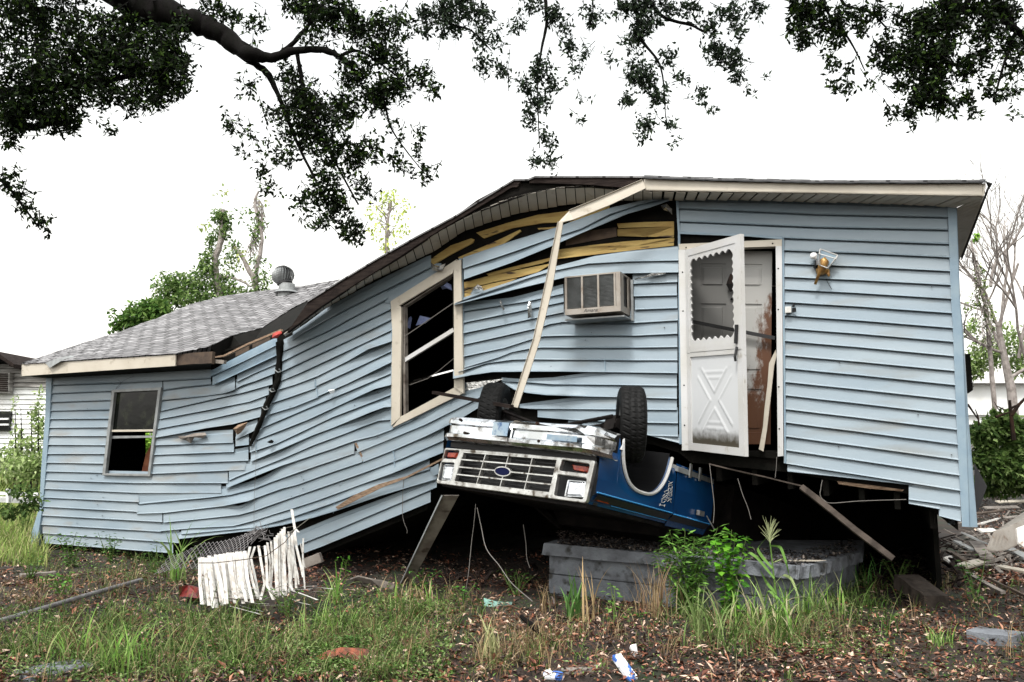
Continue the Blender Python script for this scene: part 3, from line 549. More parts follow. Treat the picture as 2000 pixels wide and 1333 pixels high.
mb.ribbon([FP(1324,453,.035), FP(1460,458.5,.035), FP(1530,464,.035)], [FP(1325,457,.035), FP(1460,462,.035), FP(1531,468,.035)], -FN*.02)
mb.ribbon([FP(1527,465,.035), FP(1532,905,.035)], [FP(1531,465,.035), FP(1535.5,905,.035)], -FN*.02); mb.build('door_channel', M['siding_trim'], house)
mb = MB(); mb.ribbon([FP(896,505,.035), FP(901,600,.03), FP(903,768,.03)], [FP(902,505,.035), FP(905,600,.03), FP(906,768,.03)], -FN*.03); mb.build('window_channel', M['siding_trim'], house); mb = MB(); mb.ribbon([FP(765,600,.03), FP(762,830,.03)], [FP(768,600,.03), FP(766,830,.03)], -FN*.03); mb.build('window_channel', M['siding_trim'], house)

# --- crack: near-black tube laid in as the dark of the split, torn edges
mb = MB(); mb.tube([FP(546,668,.03), FP(547,700,.03), FP(545,728,.04), FP(543,742,.05), FP(534,765,.06), FP(522,790,.06), FP(514,815,.06), FP(503,840,.05), FP(489,872,.04)], [.055,.045,.045,.042,.042,.04,.036,.032,.022], 6)
mb.V = [tuple(np.array(v)+RNG.normal(0, .009, 3)) for v in mb.V]; mb.build('crack_shade_tube', M['dark'], house)
mb = MB()
for x, y in ((531,762),(518,797),(543,724)): mb.tube([FP(x-6, y-1, .07), FP(x, y+4, .1), FP(x+6, y+2, .07), FP(x+2, y-3, .1)], .008, 6)
mb.build('crack_clamp', M['grey_alu'], house)

# --- yellow sheathing boards behind the torn siding
def board(top, bot, n, m='wood_yellow', th=.02):
    mb = MB(); strip(mb, top, bot, n, th); return mb.build('sheathing_board', M[m], house)
board([(839,508),(880,480),(920,466),(926,468)], [(842,520),(880,498),(918,478),(924,474)], -.01)
board([(930,455),(990,436),(1050,420),(1113,412)], [(945,466),(1000,446),(1060,436),(1105,434)], -.005)
board([(895,503),(930,488),(980,466),(1015,449)], [(898,515),(940,500),(985,476),(1018,452)], 0)
board([(1050,446),(1090,443)], [(1052,449),(1092,447)], -.01)
board([(1115,408),(1190,402)], [(1112,440),(1190,420)], -.01)
board([(1205,437),(1260,434),(1316,433)], [(1208,446),(1260,444),(1316,443)], -.01)
board([(1206,448),(1316,443)], [(1206,461),(1262,463),(1316,464)], 0)
board([(1105,464),(1150,451),(1204,444)], [(1105,480),(1150,472),(1204,462)], -.015, 'wood_brown')
board([(1090,488),(1150,480),(1220,472),(1316,465)], [(1080,507),(1120,498),(1160,492),(1225,484),(1316,480)], .005)
board([(950,535),(1000,522),(1070,505),(1085,500)], [(955,540),(1000,528),(1060,514),(1080,507)], 0)
board([(905,552),(960,538),(1020,526),(1080,514)], [(906,566),(960,552),(1020,540),(1050,532)], -.01)
board([(906,568),(960,554),(1010,544)], [(906,582),(940,572),(980,558)], -.015)
board([(905,582),(925,576)], [(906,590),(915,585)], -.01, 'splinter')
mb = MB(); strip(mb, [(906,748),(940,745),(984,740)], [(908,764),(940,757),(980,742)], -.01, .01); mb.build('insulation_foil', M['foil'], house)
def crumple(name, pts, m, n=.04, seed=1):
    rs = random.Random(seed); V = [FP(x, y, n+rs.uniform(0, .07)) for x, y in pts]; c = sum(V)/len(V)+FN*.06; V.append(c); k = len(pts)
    return mesh(name, V, [(i, (i+1) % k, k) for i in range(k)], m, house)
crumple('torn_foil', [(918,576),(925,562),(933,556),(940,560),(945,568),(932,574)], M['foil'])
crumple('torn_foil', [(841,512),(848,518),(858,520),(868,524),(862,529),(850,530),(843,528)], M['foil'], seed=2)
crumple('torn_foil', [(976,585),(980,590),(983,600),(986,604),(984,607),(978,598)], M['foil'], n=.06, seed=3)
crumple('torn_foil', [(1032,590),(1037,590),(1039,605),(1038,620),(1031,622),(1033,605)], M['foil'], n=.06, seed=4)
crumple('torn_foil', [(1290,402),(1302,398),(1312,408),(1313,420),(1304,413),(1296,410)], M['foil'], n=.03, seed=5)
crumple('torn_foil', [(455,838),(465,830),(484,825),(478,836),(470,846),(463,850),(459,842)], M['splinter'], n=.03, seed=6)
crumple('torn_felt', [(347,852),(362,852),(378,847),(400,845),(404,850),(396,856),(380,855),(372,866),(362,860),(352,858)], M['wood_grey'], n=.03, seed=7)
crumple('torn_foil', [(862,519),(870,515),(866,524),(858,527)], M['paper'], n=.05, seed=8)
crumple('torn_foil', [(641,762),(655,761),(652,768),(645,769)], M['paper'], n=.04, seed=9)
crumple('torn_foil', [(521,864),(530,859),(535,862),(533,866),(526,866)], M['dark'], n=.04, seed=10)
mb = MB(); mb.ribbon([FP(692,866,.02), FP(701,884,.02), FP(708,901,.02)], [FP(696,865,.02), FP(705,884,.02), FP(712,901,.02)], -FN*.004); mb.build('exposed_seam', M['splinter'], house)

# --- big window
def frame_bar(mb, q, n, th=.03): mb.ribbon([FP(*q[0], n), FP(*q[1], n)], [FP(*q[3], n), FP(*q[2], n)], -FN*th)
win = thing_w = MB()
frame_bar(win, [(763,589),(892,507),(884,534),(770,603)], .05); fr = win.build('window', M['cream'], house, label='large parallelogram-racked window with cream trim')
mb = MB(); mb.ribbon([FP(763,590,.055), FP(766,651,.06), FP(765,700,.055), FP(764,832,.05)], [FP(783,599,.055), FP(784,652,.055), FP(783,700,.055), FP(781,816,.05)], -FN*.035); mb.build('trim', M['cream'], fr)
mb = MB(); frame_bar(mb, [(886,512),(900,507),(905,769),(887,757)], .06, .04); mb.build('trim', M['cream'], fr)
mb = MB(); frame_bar(mb, [(781,815),(888,757),(905,768),(766,836)], .045, .03); mb.build('trim', M['cream'], fr)
mb = MB(); frame_bar(mb, [(786,598),(790,598),(792,808),(788,812)], .0, .07); frame_bar(mb, [(786,599),(884,536),(884,539),(786,602)], 0, .07); mb.build('sash_track', M['wood_grey'], fr)
mb = MB(); mb.bar(FP(790,705,-.02), FP(887,645,-.02), .04, .05); mb.build('sash_rail', M['white_trim'], fr)
mb = MB(); mb.tube([FP(790,658,-.01), FP(886,592,-.01)], .006, 6); mb.tube([FP(801,752,-.01), FP(835,740,-.03), FP(858,724,-.03), FP(887,700,-.01)], .004, 6); mb.build('broken_muntin', M['wire'], fr)
mb = MB()
for q in ([(795,640),(798,622),(802,618),(804,622),(800,642)], [(812,636),(820,617),(843,622),(830,632)]):
    c = [FP(*p, -.3) for p in q]; mb.add(c+[v-FN*.01 for v in c], [tuple(range(len(q))), tuple(range(len(q), 2*len(q)))[::-1]])
mb.build('torn_blueprint_paper', M['bluepaper'], fr)
crumple('torn_foil', [(860,560),(868,556),(873,552),(881,556),(883,568),(872,564),(864,566)], M['bluepaper'], n=-.15, seed=11)
# --- small window
V, Fc = plate([tuple(F(*p, .03)) for p in [(221,762),(317,757),(295,931),(202,929)]], [[tuple(F(*p, .03)) for p in [(226,767),(311,763),(291,926),(208,925)]]], .05, .004)
fs = mesh('window', [FW(v[0], v[1], .03+v[2]) for v in V], Fc, M['grey_alu'], house, label='small grey aluminium window with its lower sash open')
mb = MB(); frame_bar(mb, [(216,840),(303,839),(302,843),(215,844)], .02, .03); mb.build('meeting_rail', M['cream'], fs)
mb = MB(); frame_bar(mb, [(216,852),(302,851),(301,855),(215,857)], .0, .03); mb.build('sash_rail', M['grey_alu'], fs)
mb = MB(); frame_bar(mb, [(226,767),(311,763),(303,840),(217,841)], .0, .006); mb.build('pane', M['glass'], fs)
mb = MB(); mb.ribbon([FP(285,886,-.5), FP(300,860,-.5)], [FP(275,928,-.5), FP(297,930,-.5)], -FN*.03); mb.build('leaning_board', M['brick_orange'], house)
# --- door, storm door
mb = MB(); frame_bar(mb, [(1325,477),(1527,468),(1527,481),(1327,488)], .05, .09); df = mb.build('door_frame', M['cream'], house)
mb = MB(); frame_bar(mb, [(1325,488),(1341,488),(1347,880),(1332,880)], .05, .05); mb.build('jamb', M['white_trim'], df)
mb = MB(); frame_bar(mb, [(1515,481),(1527,481),(1530,891),(1519,892)], .05, .09); mb.build('jamb', M['white_trim'], df)
mb = MB()
for x, y in ((1509,476),(1340,484),(1520,525),(1520,605),(1333,532),(1334,608),(1521,756),(1522,838),(1336,753),(1337,831)): mb.tube([FP(x, y, .048), FP(x, y, .054)], .008, 8)
mb.build('screw_heads', M['dark'], df)
dq = [(1350,489),(1508,491),(1505,868),(1352,868)]; dn = -.14
def DW(u, v, n=0): # inner door coordinates, v up
    a = FP(*dq[3], dn)*(1-u)*(1-v)+FP(*dq[2], dn)*u*(1-v)+FP(*dq[0], dn)*(1-u)*v+FP(*dq[1], dn)*u*v; return a+FN*n
V = []; UV = []; NU, NV = 36, 72
pan = [(.12,.44,.80,.93),(.56,.88,.80,.93),(.12,.44,.36,.72),(.56,.88,.36,.72),(.12,.44,.06,.28),(.56,.88,.06,.28)]
def prof(u, v):
    for x0, x1, y0, y1 in pan:
        if x0 <= u <= x1 and y0 <= v <= y1:
            d = min((u-x0), (x1-u), (y0*0+v-y0)*2.3, (y1-v)*2.3); return -.012 if d < .045 else 0
    return 0
us = sorted(set([0,1]+[round(x+e, 4) for p in pan for x in p[:2] for e in (-.001,.001,.045,.05,-.045,-.05) if 0 < x+e < 1])); vs = sorted(set([0,1]+[round(y+e, 4) for p in pan for y in p[2:] for e in (-.0005,.0005,.0195,.022,-.0195,-.022) if 0 < y+e < 1]))
for v in vs:
    for u in us: V.append(DW(u, v, prof(u, v))); UV.append((u, v))
W_ = len(us); Fq = [(j*W_+i, j*W_+i+1, (j+1)*W_+i+1, (j+1)*W_+i) for j in range(len(vs)-1) for i in range(W_-1)]
fd = mesh('front_door', V, Fq, M['rustdoor'], house, uv=UV, label='dirty white panelled door with rust stains, ajar behind the storm door')
mb = MB(); kx = lambda px, py, n: FP(px, py, n)
mb.tube([kx(1428,536,-.12), kx(1428,545,-.10), kx(1427,556,-.09), kx(1428,570,-.11)], [.012,.03,.045,.012], 10); mb.build('knocker', M['rust'], fd)
mb = MB(); mb.tube([kx(1429,585,-.14), kx(1429,585,-.12)], .014, 10); mb.build('lock_hole', M['dark'], fd)
mb = MB(); mb.bar(FP(1349,628,-.08), FP(1514,661,-.08), .03, .035); mb.build('security_bar', M['black'], fd)
hT, hB = FP(1341,489,.06), FP(1347,879,.06); eT = PD(1447,458, hT[1]/1.115); eB = PD(1456,892, hB[1]/1.115); dN = np.cross(eB-hB, hT-hB); dN /= np.linalg.norm(dN); dN = dN if dN[1] < 0 else -dN
def SW(u, v, n=0): return hB*(1-u)*(1-v)+eB*u*(1-v)+hT*(1-u)*v+eT*u*v+dN*n
scal = []                                    # scalloped glass opening (u, v) with v up
x0, x1, y0, y1 = .10, .855, .545, .93
for k in range(7):
    for j in range(5): t = j/5; scal.append((x0+(x1-x0)*(k+t)/7, y1+.016*math.sin(math.pi*t)))
for k in range(11):
    for j in range(4): t = j/4; scal.append((x1+.022*math.sin(math.pi*t), y1-(y1-y0)*(k+t)/11))
for k in range(7):
    for j in range(5): t = j/5; scal.append((x1-(x1-x0)*(k+t)/7, y0-.014*math.sin(math.pi*t)))
for k in range(11):
    for j in range(4): t = j/4; scal.append((x0-.018*math.sin(math.pi*t), y0+(y1-y0)*(k+t)/11))
V, Fc = plate([(0,.475),(1,.475),(1,1),(0,1)], [scal[::-1]], .002)
sdoor = mesh('storm_door', [SW(v[0], v[1], .012 if v[2] > 0 else -.012) for v in V], Fc, M['white_trim'], house, label='white storm door with scalloped edging standing ajar')
mb = MB()
def dbox(u0, u1, v0, v1, n0, n1, m=mb): m.hexa([SW(u0,v0,n0), SW(u1,v0,n0), SW(u1,v0,n1), SW(u0,v0,n1), SW(u0,v1,n0), SW(u1,v1,n0), SW(u1,v1,n1), SW(u0,v1,n1)])
dbox(0,.06,0,.475,-.012,.014); dbox(.92,1,0,.475,-.012,.014); dbox(.06,.92,0,.035,-.012,.014); dbox(.06,.92,.455,.475,-.012,.014); dbox(0,.055,.475,1,.0122,.018); dbox(.925,1,.475,1,.0122,.02); dbox(.055,.925,.965,1,.0122,.018); dbox(.06,.92,.478,.51,.0122,.018); dbox(1.0,1.02,0,1,-.02,.02)
mb.build('rails', M['white_trim'], sdoor)
mb = MB(); mb.add([SW(.07,.51,0), SW(.9,.51,0), SW(.9,.95,0), SW(.07,.95,0)], [(0,1,2,3)]); mb.build('screen', M['screen'], sdoor)
NU2 = 60; NV2 = 60; V = []; UV = []
def xprof(u, v):                             # embossed cross-buck
    cx, cy = .5, .5; du, dv = (u-.5)/.36, (v-.5)/.36
    if abs(du) > 1 or abs(dv) > 1: return 0
    d1 = abs(abs(du)-abs(dv))
    if d1 < .22: return -.002
    if d1 < .32: return .006
    if abs(dv) > abs(du) and abs(dv) < .90:
        e = .90-abs(dv); return .005 if e < .06 or .2 < e < .24 else 0
    return 0
for j in range(NV2+1):
    for i in range(NU2+1):
        u, v = i/NU2, j/NV2; V.append(SW(.06+.86*u, .035+.42*v, xprof(u, v))); UV.append((u, v))
Fq = [(j*(NU2+1)+i, j*(NU2+1)+i+1, (j+1)*(NU2+1)+i+1, (j+1)*(NU2+1)+i) for j in range(NV2) for i in range(NU2)]
mesh('kick_panel', V, Fq, M['stormpanel'], sdoor, uv=UV, smooth=True)
mb = MB(); mb.bar(SW(.93,.50,.035), SW(.95,.585,.035), .03, .02, dN); mb.tube([SW(.94,.485,.03), SW(.935,.44,.05), SW(.93,.42,.04)], .012, 8); mb.tube([SW(.94,.55,0), SW(.88,.55,-.05)], .012, 8); mb.build('handle', M['black'], sdoor)
mb = MB(); mb.ribbon([FP(1515,683,.0), FP(1502,710,.0), FP(1499,750,.0), FP(1493,800,.0), FP(1490,835,.01), FP(1482,878,.04)], [FP(1517,695,.0), FP(1512,714,.0), FP(1507,760,.0), FP(1502,805,.0), FP(1498,840,.01), FP(1491,882,.04)], -FN*.02); mb.build('loose_weatherstrip', M['cream'], df)

# --- things fixed to or leaning on the wall
lamp = thing('porch_light', FP(1605,525,0), 'broken brass carriage lamp with bare bulb hanging askew on the blue siding', 'lamp')
mb = MB(); mb.tube([FP(1592,556,.09), FP(1601,532,.11), FP(1606,522,.12), FP(1610,512,.12), FP(1606,505,.13)], [.012,.018,.04,.045,.03], 10); mb.tube([FP(1600,530,.03), FP(1612,528,.07), FP(1619,532,.07)], [.05,.045,.02], 8); mb.tube([FP(1616,530,.08), FP(1619,540,.1)], [.02,.012], 8); mb.build('lamp_body', M['gold'], lamp, smooth=True)
mb = MB(); mb.tube([FP(1597,510,.06), FP(1598,520,.07)], [.03,.035], 8); mb.tube([FP(1599,520,.02), FP(1591,522,.05)], .02, 8); mb.tube([FP(1613,545,.03), FP(1620,558,.06), FP(1625,566,.05)], .003, 5); mb.build('socket', M['black'], lamp)
mb = MB(); Ptop = [FP(1602,487,.10), FP(1636,499,.10), FP(1633,506,.22), FP(1600,496,.22)]; Pb = [FP(1599,516,.09), FP(1617,525,.09), FP(1616,524,.16), FP(1601,518,.16)]
for a in (Ptop, Pb):
    for i in range(4): mb.tube([a[i], a[(i+1) % 4]], .0055, 5)
for i in range(4): mb.tube([Ptop[i], Pb[i]], .0055, 5)
mb.build('lamp_cage', M['white_trim'], lamp)
mb = MB(); mb.add([Ptop[0], Ptop[1], Pb[1], Pb[0]], [(0,1,2,3)]); mb.build('lamp_glass', M['siding_trim'], lamp)
mb = MB(); c = FP(1590,501,.08); mb.tube([c+np.array([.022,0,-.03]), c+np.array([.014,0,-.02]), c+np.array([.004,0,-.008]), c, c+np.array([-.012,0,.012]), c+np.array([-.022,0,.024]), c+np.array([-.027,0,.03])], [.012,.015,.03,.036,.034,.02,.005], 14); mb.build('bulb', M['bulb'], lamp, smooth=True)
sk_ = thing('outlet_box', FP(1543,612,0), 'broken outlet box with bent cover beside the right door jamb', 'outlet')
mb = MB(); mb.box(FP(1540,606,.04), FD*.028, FN*.03, (0,0,.03)); mb.build('box', M['silver'], sk_)
mb = MB(); mb.box(FP(1551,606,.06), FD*.02+FN*.01, FN*.002, (0,0,.022)); mb.bar(FP(1548,600,.05), FP(1552,592,.02), .015, .01); mb.build('cover', M['black'], sk_)
ac = thing('air_conditioner', FP(1160,625,.15), 'beige window air conditioner mounted in the blue wall left of the door', 'air conditioner')
def AP(px, py, n): return FP(px, py, n)
fTL, fTR, fBL, fBR = F(1102.5,541,.36), F(1211,540,.36), F(1102.5,616,.36), F(1211,616,.36); sL, sR, zT, zB = fTL[0], fTR[0], fTL[1], fBL[1]
sx = lambda s, z, n: FW(s, z, n)
mb = MB(); W4 = .012
def abox(m, s0, s1, z0, z1, n0, n1): m.hexa([sx(s0,z0,n0), sx(s1,z0,n0), sx(s1,z0,n1), sx(s0,z0,n1), sx(s0,z1,n0), sx(s1,z1,n0), sx(s1,z1,n1), sx(s0,z1,n1)])
Wd, Hd = sR-sL, zT-zB
abox(mb, sL, sR, zT-.015, zT, -.1, .36); abox(mb, sL, sR, zB, zB+.02, -.1, .36); abox(mb, sL, sL+.012, zB+.02, zT-.015, -.1, .36); abox(mb, sR-.012, sR, zB+.02, zT-.015, -.1, .08); abox(mb, sR-.012, sR, zB+.02, zT-.015, .24, .36)
abox(mb, sR-.012, sR, zB+.02, zB+.07, .08, .24)
abox(mb, sL+.012, sR-.012, zB+.02, zB+.06, .345, .36)
for k in range(4): a = sL+.012+(Wd-.06-.016)*k/3; abox(mb, a-(.006 if k else 0), a+.014, zB+.06, zT-.015, .345, .36)
abox(mb, sR-.045, sR-.012, zB+.06, zT-.015, .346, .361)
mb.build('case', M['acmetal'], ac)
mb = MB()
for k in range(24): z = zB+.065+(Hd-.085)*k/24; mb.ribbon([sx(sL+.014, z, .335), sx(sR-.045, z, .335)], [sx(sL+.014, z+.008, .352), sx(sR-.045, z+.008, .352)], (0,0,.0015))
mb.build('grille', M['grey_alu'], ac, kind='stuff')
mb = MB(); abox(mb, sL+.014, sR-.02, zB+.02, zT-.02, -.09, .32); mb.build('coil', M['black'], ac)
V, Fc = textmesh('Amana', .055); mesh('lettering', [sx((sL+sR)/2-.02+v[0], zB+.018+v[1]+.012, .361+v[2]*.5) for v in V], Fc, M['black'], ac)
mb = MB(); abox(mb, sR+.02, sR+.045, zB-.06, zT-.03, 0, .05); abox(mb, sL-.02, sR+.02, zB-.05, zB-.035, 0, .3); mb.build('bracket', M['grey_alu'], ac)
mb = MB(); mb.tube([FP(1240,546,.05), FP(1262,541,.07), FP(1275,537,.06), FP(1300,534,.06)], [.006,.012,.02,.012], 6); mb.build('foil_roll', M['foil'], ac)
ac2 = thing('air_conditioner', PD(1895,742,8.3), 'dark window unit sticking out of the right end wall', 'air conditioner')
mb = MB(); c = FW(sidetop[0]+.18, 0, -1.6)
mb.hexa([FW(sidetop[0]+a, z, n) for z in (2.12, 2.50) for a, n in ((.0,-1.9),(.2,-1.9),(.2,-1.35),(0,-1.35))]); 
for k in range(8): mb.ribbon([FW(sidetop[0]+.205, 2.15+k*.042, -1.88), FW(sidetop[0]+.205, 2.15+k*.042, -1.37)], [FW(sidetop[0]+.215, 2.165+k*.042, -1.88), FW(sidetop[0]+.215, 2.165+k*.042, -1.37)], (0,0,.003))
mb.build('case', M['dark'], ac2)
# hanging metal strip
mb = MB(); L1 = [(1255,352,.40),(1180,384,.5),(1112,412,.56)]; L2 = [(1261,368,.40),(1190,401,.5),(1120,429,.56)]
mb.ribbon([FP(*p) for p in L1], [FP(*p) for p in L2], -FN*.012); 
L3 = [(1091,434,.6),(1065,560,.6),(1043,662,.62),(1024,720,.63),(1000,794,.65)]; L4 = [(1100,432,.6),(1079,560,.6),(1055,662,.62),(1036,722,.63),(1011,797,.65)]
mb.ribbon([FP(1112,412,.56), FP(1091,434,.6)], [FP(1120,429,.56), FP(1100,434,.6)], -FN*.012); mb.ribbon([FP(*p) for p in L3], [FP(*p) for p in L4], -FN*.012)
mb.ribbon([FP(*p)+FN*.001 for p in L3], [FP(*p)+FN*.02 for p in L3], -FD*.003); mb.ribbon([FP(*p)+FN*.001 for p in L1], [FP(*p)+FN*.02 for p in L1], (0,0,.003))
mb.build('hanging_trim', M['cream'], cat='metal strip', label='long bent cream metal strip hanging from the eave down to the truck')
# plank across big window
mb = MB(); mb.bar(FP(847,767,.25), FP(1000,795,.75), .05, .035); mb.build('thin_plank', M['wood_dark'], cat='plank', label='thin dark plank poking across the big window sill above the bumper')
mb = MB(); mb.ribbon([FP(655,991,.10), FP(690,968,.12), FP(740,946,.12), FP(795,930,.10), FP(868,893,.06)], [FP(660,996,.10), FP(700,975,.12), FP(745,953,.12), FP(797,933,.10), FP(869,896,.06)], -FN*.015); mb.build('splintered_batten', M['splinter'], cat='wood sliver', label='long splintered brown sliver of wood stuck in the lower blue siding')
mb = MB(); c = [FP(840,916,.06), FP(856,906,.07), FP(858,925,.07), FP(846,930,.06)]; mb.add(c+[v-FN*.003 for v in c], [(0,1,2,3),(7,6,5,4)]); mb.build('siding_scrap', M['siding'], house)
mb = MB()
for q in ([(614,741),(616,758)], [(617,760),(620,777)], [(767,881),(770,897)], [(768,899),(771,921)], [(498,868),(500,884)], [(650,1003),(652,983)], [(1180,703),(1181,726)], [(296,907),(295,925)]):
    a, b_ = FP(*q[0], .026), FP(*q[1], .036); mb.ribbon([a, b_], [a+FD*.012, b_+FD*.012], -FN*.004)
mb.build('siding_seams', M['siding_trim'], house, kind='stuff')
mb = MB()
for i in range(34):
    px, py = rs.choice([(rs.uniform(110,210), rs.uniform(760,1040)), (rs.uniform(560,760), rs.uniform(700,1000)), (rs.uniform(920,1320), rs.uniform(620,740)), (rs.uniform(1540,1860), rs.uniform(430,940))]); mb.tube([FP(px, py, .0), FP(px, py, .036)], .0045, 6)
mb.build('nail_heads', M['rust'], house, kind='stuff')
# electric wires
def wire(pts, r, name, label, m='wire'):
    mb = MB(); P = [np.array(p) for p in pts]; S = []
    for i in range(len(P)-1):
        p0, p1, p2, p3 = P[max(i-1,0)], P[i], P[i+1], P[min(i+2,len(P)-1)]
        for k in range(6): t = k/6; S.append(.5*((2*p1)+(-p0+p2)*t+(2*p0-5*p1+4*p2-p3)*t*t+(-p0+3*p1-3*p2+p3)*t**3))
    S.append(P[-1]); mb.tube(S, r, 5); return mb.build(name, M[m], label=label, cat='wire')
wire([FP(789,934,.05), FP(787,960,.05), FP(786,1000,.05), FP(789,1020,.06), FP(795,1035,.06), FP(795,1042,.06)], .0035, 'dangling_wire', 'thin grey wire dangling below the siding left of the leaning post')
wire([FP(497,862,.06), FP(500,900,.06), FP(497,960,.06), FP(496,1032,.06)], .0022, 'dangling_wire', 'hair-thin pale wire hanging down from the end of the crack', 'wire')
wire([FP(230,742,.05), FP(236,748,.08), (FP(232,756,.06)), FP(226,760,.05), FP(240,745,.07), FP(262,735,.05)], .0025, 'dangling_wire', 'dark curl of wire above the small window', 'black')
# ================================================================= THE UPSIDE-DOWN TRUCK
TP = np.array([-0.19571455, 0.07221803, -0.74039574, 0.1595351, 7.80227972, 2.18661902])
def rotm(r):
    x, y, z = r; c, s = math.cos, math.sin
    return np.array([[c(z),-s(z),0],[s(z),c(z),0],[0,0,1]]) @ np.array([[c(y),0,s(y)],[0,1,0],[-s(y),0,c(y)]]) @ np.array([[1,0,0],[0,c(x),-s(x)],[0,s(x),c(x)]])
TR = rotm(TP[:3]); TO = TP[3:]
def TW(a, b, h): return TR @ np.array([a, b, -h]) + TO
def TX(px, py, axis, val):                # photo pixel -> truck coordinates on the plane axis = val
    r = ray(px, py); o = TR.T @ (CAM-TO); d = TR.T @ r; k = {'a': 0, 'b': 1, 'h': 2}[axis]; v = -val if axis == 'h' else val
    t = (v-o[k])/d[k]; q = o+d*t; return np.array([q[0], q[1], -q[2]])
truck = thing('pickup_truck', TW(0, 1.5, 1.2)*[1, 1, 0], 'blue pickup truck lying upside down under the collapsed house, chrome bumper and grille facing out', 'truck')
tq = lambda x, y: (830+x/4, 720+y/4)
def fp2(P, b=0): return [tuple(TX(*tq(*p), 'b', b)[[0, 2]]) for p in P]
def frontplate(name, outer, holes, b, th, m, parent, bevel=.006, rnd=.03, rh=.02):
    O = roundpoly(fp2(outer, b), rnd) if rnd else fp2(outer, b); H = [roundpoly(fp2(h, b), rh) if rh else fp2(h, b) for h in holes]
    V, Fc = plate(O, H, th, bevel, 2); return mesh(name, [TW(v[0], b+v[2], v[1]) for v in V], Fc, m, parent)
header = frontplate('grille_surround', [(168,622),(620,655),(1342,722),(1268,1058),(620,970),(98,900)], [[(172,642),(282,646),(256,712),(152,706)],[(140,738),(243,742),(216,882),(112,876)],[(316,655),(1046,716),(985,978),(240,886)],[(1085,718),(1300,753),(1282,826),(1058,800)],[(1048,832),(1276,862),(1246,1026),(1018,996)]], 0, .05, M['silver'], truck, .008)
# grille bars
mb = MB()
def tb(x0, y0, x1, y1, b, w, t):
    A, B = TX(*tq(x0, y0), 'b', b), TX(*tq(x1, y1), 'b', b); mb.bar(TW(*A), TW(*B), w, t, TR @ np.array([0, 1, 0]))
for f in (0.0, .25, .5, .75, 1.0): tb(316-76*f, 655+231*f+2, 1046-61*f, 716+262*f-2, .0, .012, .05)
for f in (.0, .235, .48, .735, 1.0): tb(316+730*f, 655+61*f, 240+745*f, 886+92*f, .004, .010, .05)
mb.build('grille', M['silver'], header)
mb = MB()
for f in (.125,.375,.625,.875): tb(310-70*f, 655+231*f, 1046-61*f, 716+262*f, .05, .008, .02)
mb.build('grille_slats', M['black'], header)
ec = TX(*tq(610, 806), 'b', -.02); mb = MB()
def oval(rx, rh, b0, b1):
    A = [TW(ec[0]+rx*math.cos(t), b0, ec[2]+rh*math.sin(t)) for t in np.linspace(0, 2*math.pi, 28, endpoint=False)]; B = [p+TR@np.array([0, b1-b0, 0]) for p in A]; n = len(A)
    mb.add(A+B, [tuple(range(n)), tuple(range(n, 2*n))[::-1]]+[(i, (i+1)%n, n+(i+1)%n, n+i) for i in range(n)])
oval(.108, .048, -.03, .0); em = mb.build('badge_ring', M['silver'], header)
mb = MB(); oval(.094, .037, -.034, -.03); o = mb.build('oval_badge', mat('navy_badge', (.003,.005,.028), rough=.8, spec=.1), header)
mb = MB(); 
for a0, a1, h0, h1 in ((-.94,.94,.60,1.1),): mb.hexa([TW(a0,.10,h0), TW(a1,.10,h0), TW(a1,.16,h0), TW(a0,.16,h0), TW(a0,.10,h1), TW(a1,.10,h1), TW(a1,.16,h1), TW(a0,.16,h1)])
mb.build('radiator_support', M['black'], truck)
def lampbox(name, P, b, m, dom=.02, lab=None):
    Q = roundpoly(fp2(P, b), .012, 3); c = np.mean(Q, 0); A = [TW(q[0], b, q[1]) for q in Q]; I = [TW(c[0]+(q[0]-c[0])*.75, b-dom, c[1]+(q[1]-c[1])*.75) for q in Q]; Bk = [TW(q[0], b+.06, q[1]) for q in Q]; n = len(Q)
    return mesh(name, A+I+Bk, [tuple(range(n, 2*n))]+[(i, (i+1)%n, n+(i+1)%n, n+i) for i in range(n)]+[(i, 2*n+i, 2*n+(i+1)%n, (i+1)%n) for i in range(n)], m, truck, label=lab)
lampbox('headlight', [(160,758),(238,762),(212,876),(142,868)], .03, M['lens']); lampbox('headlight', [(1130,880),(1255,890),(1240,1002),(1105,996)], .03, M['lens'])
for P in ([(1130,880),(1255,890),(1240,1002),(1105,996)], [(160,758),(238,762),(212,876),(142,868)]):
    c = np.mean(P, 0); big = [tuple(c+(np.array(q)-c)*1.14) for q in P]
    frontplate('headlight_bezel', big, [P], .02, .03, M['chrome'], truck, .003, .012, .01)
lampbox('turn_signal', [(186,655),(268,658),(250,702),(172,696)], .02, M['amber']); lampbox('turn_signal', [(1150,750),(1290,768),(1280,818),(1160,796)], .05, M['amber'], lab='broken amber turn signal hanging loose in its socket')
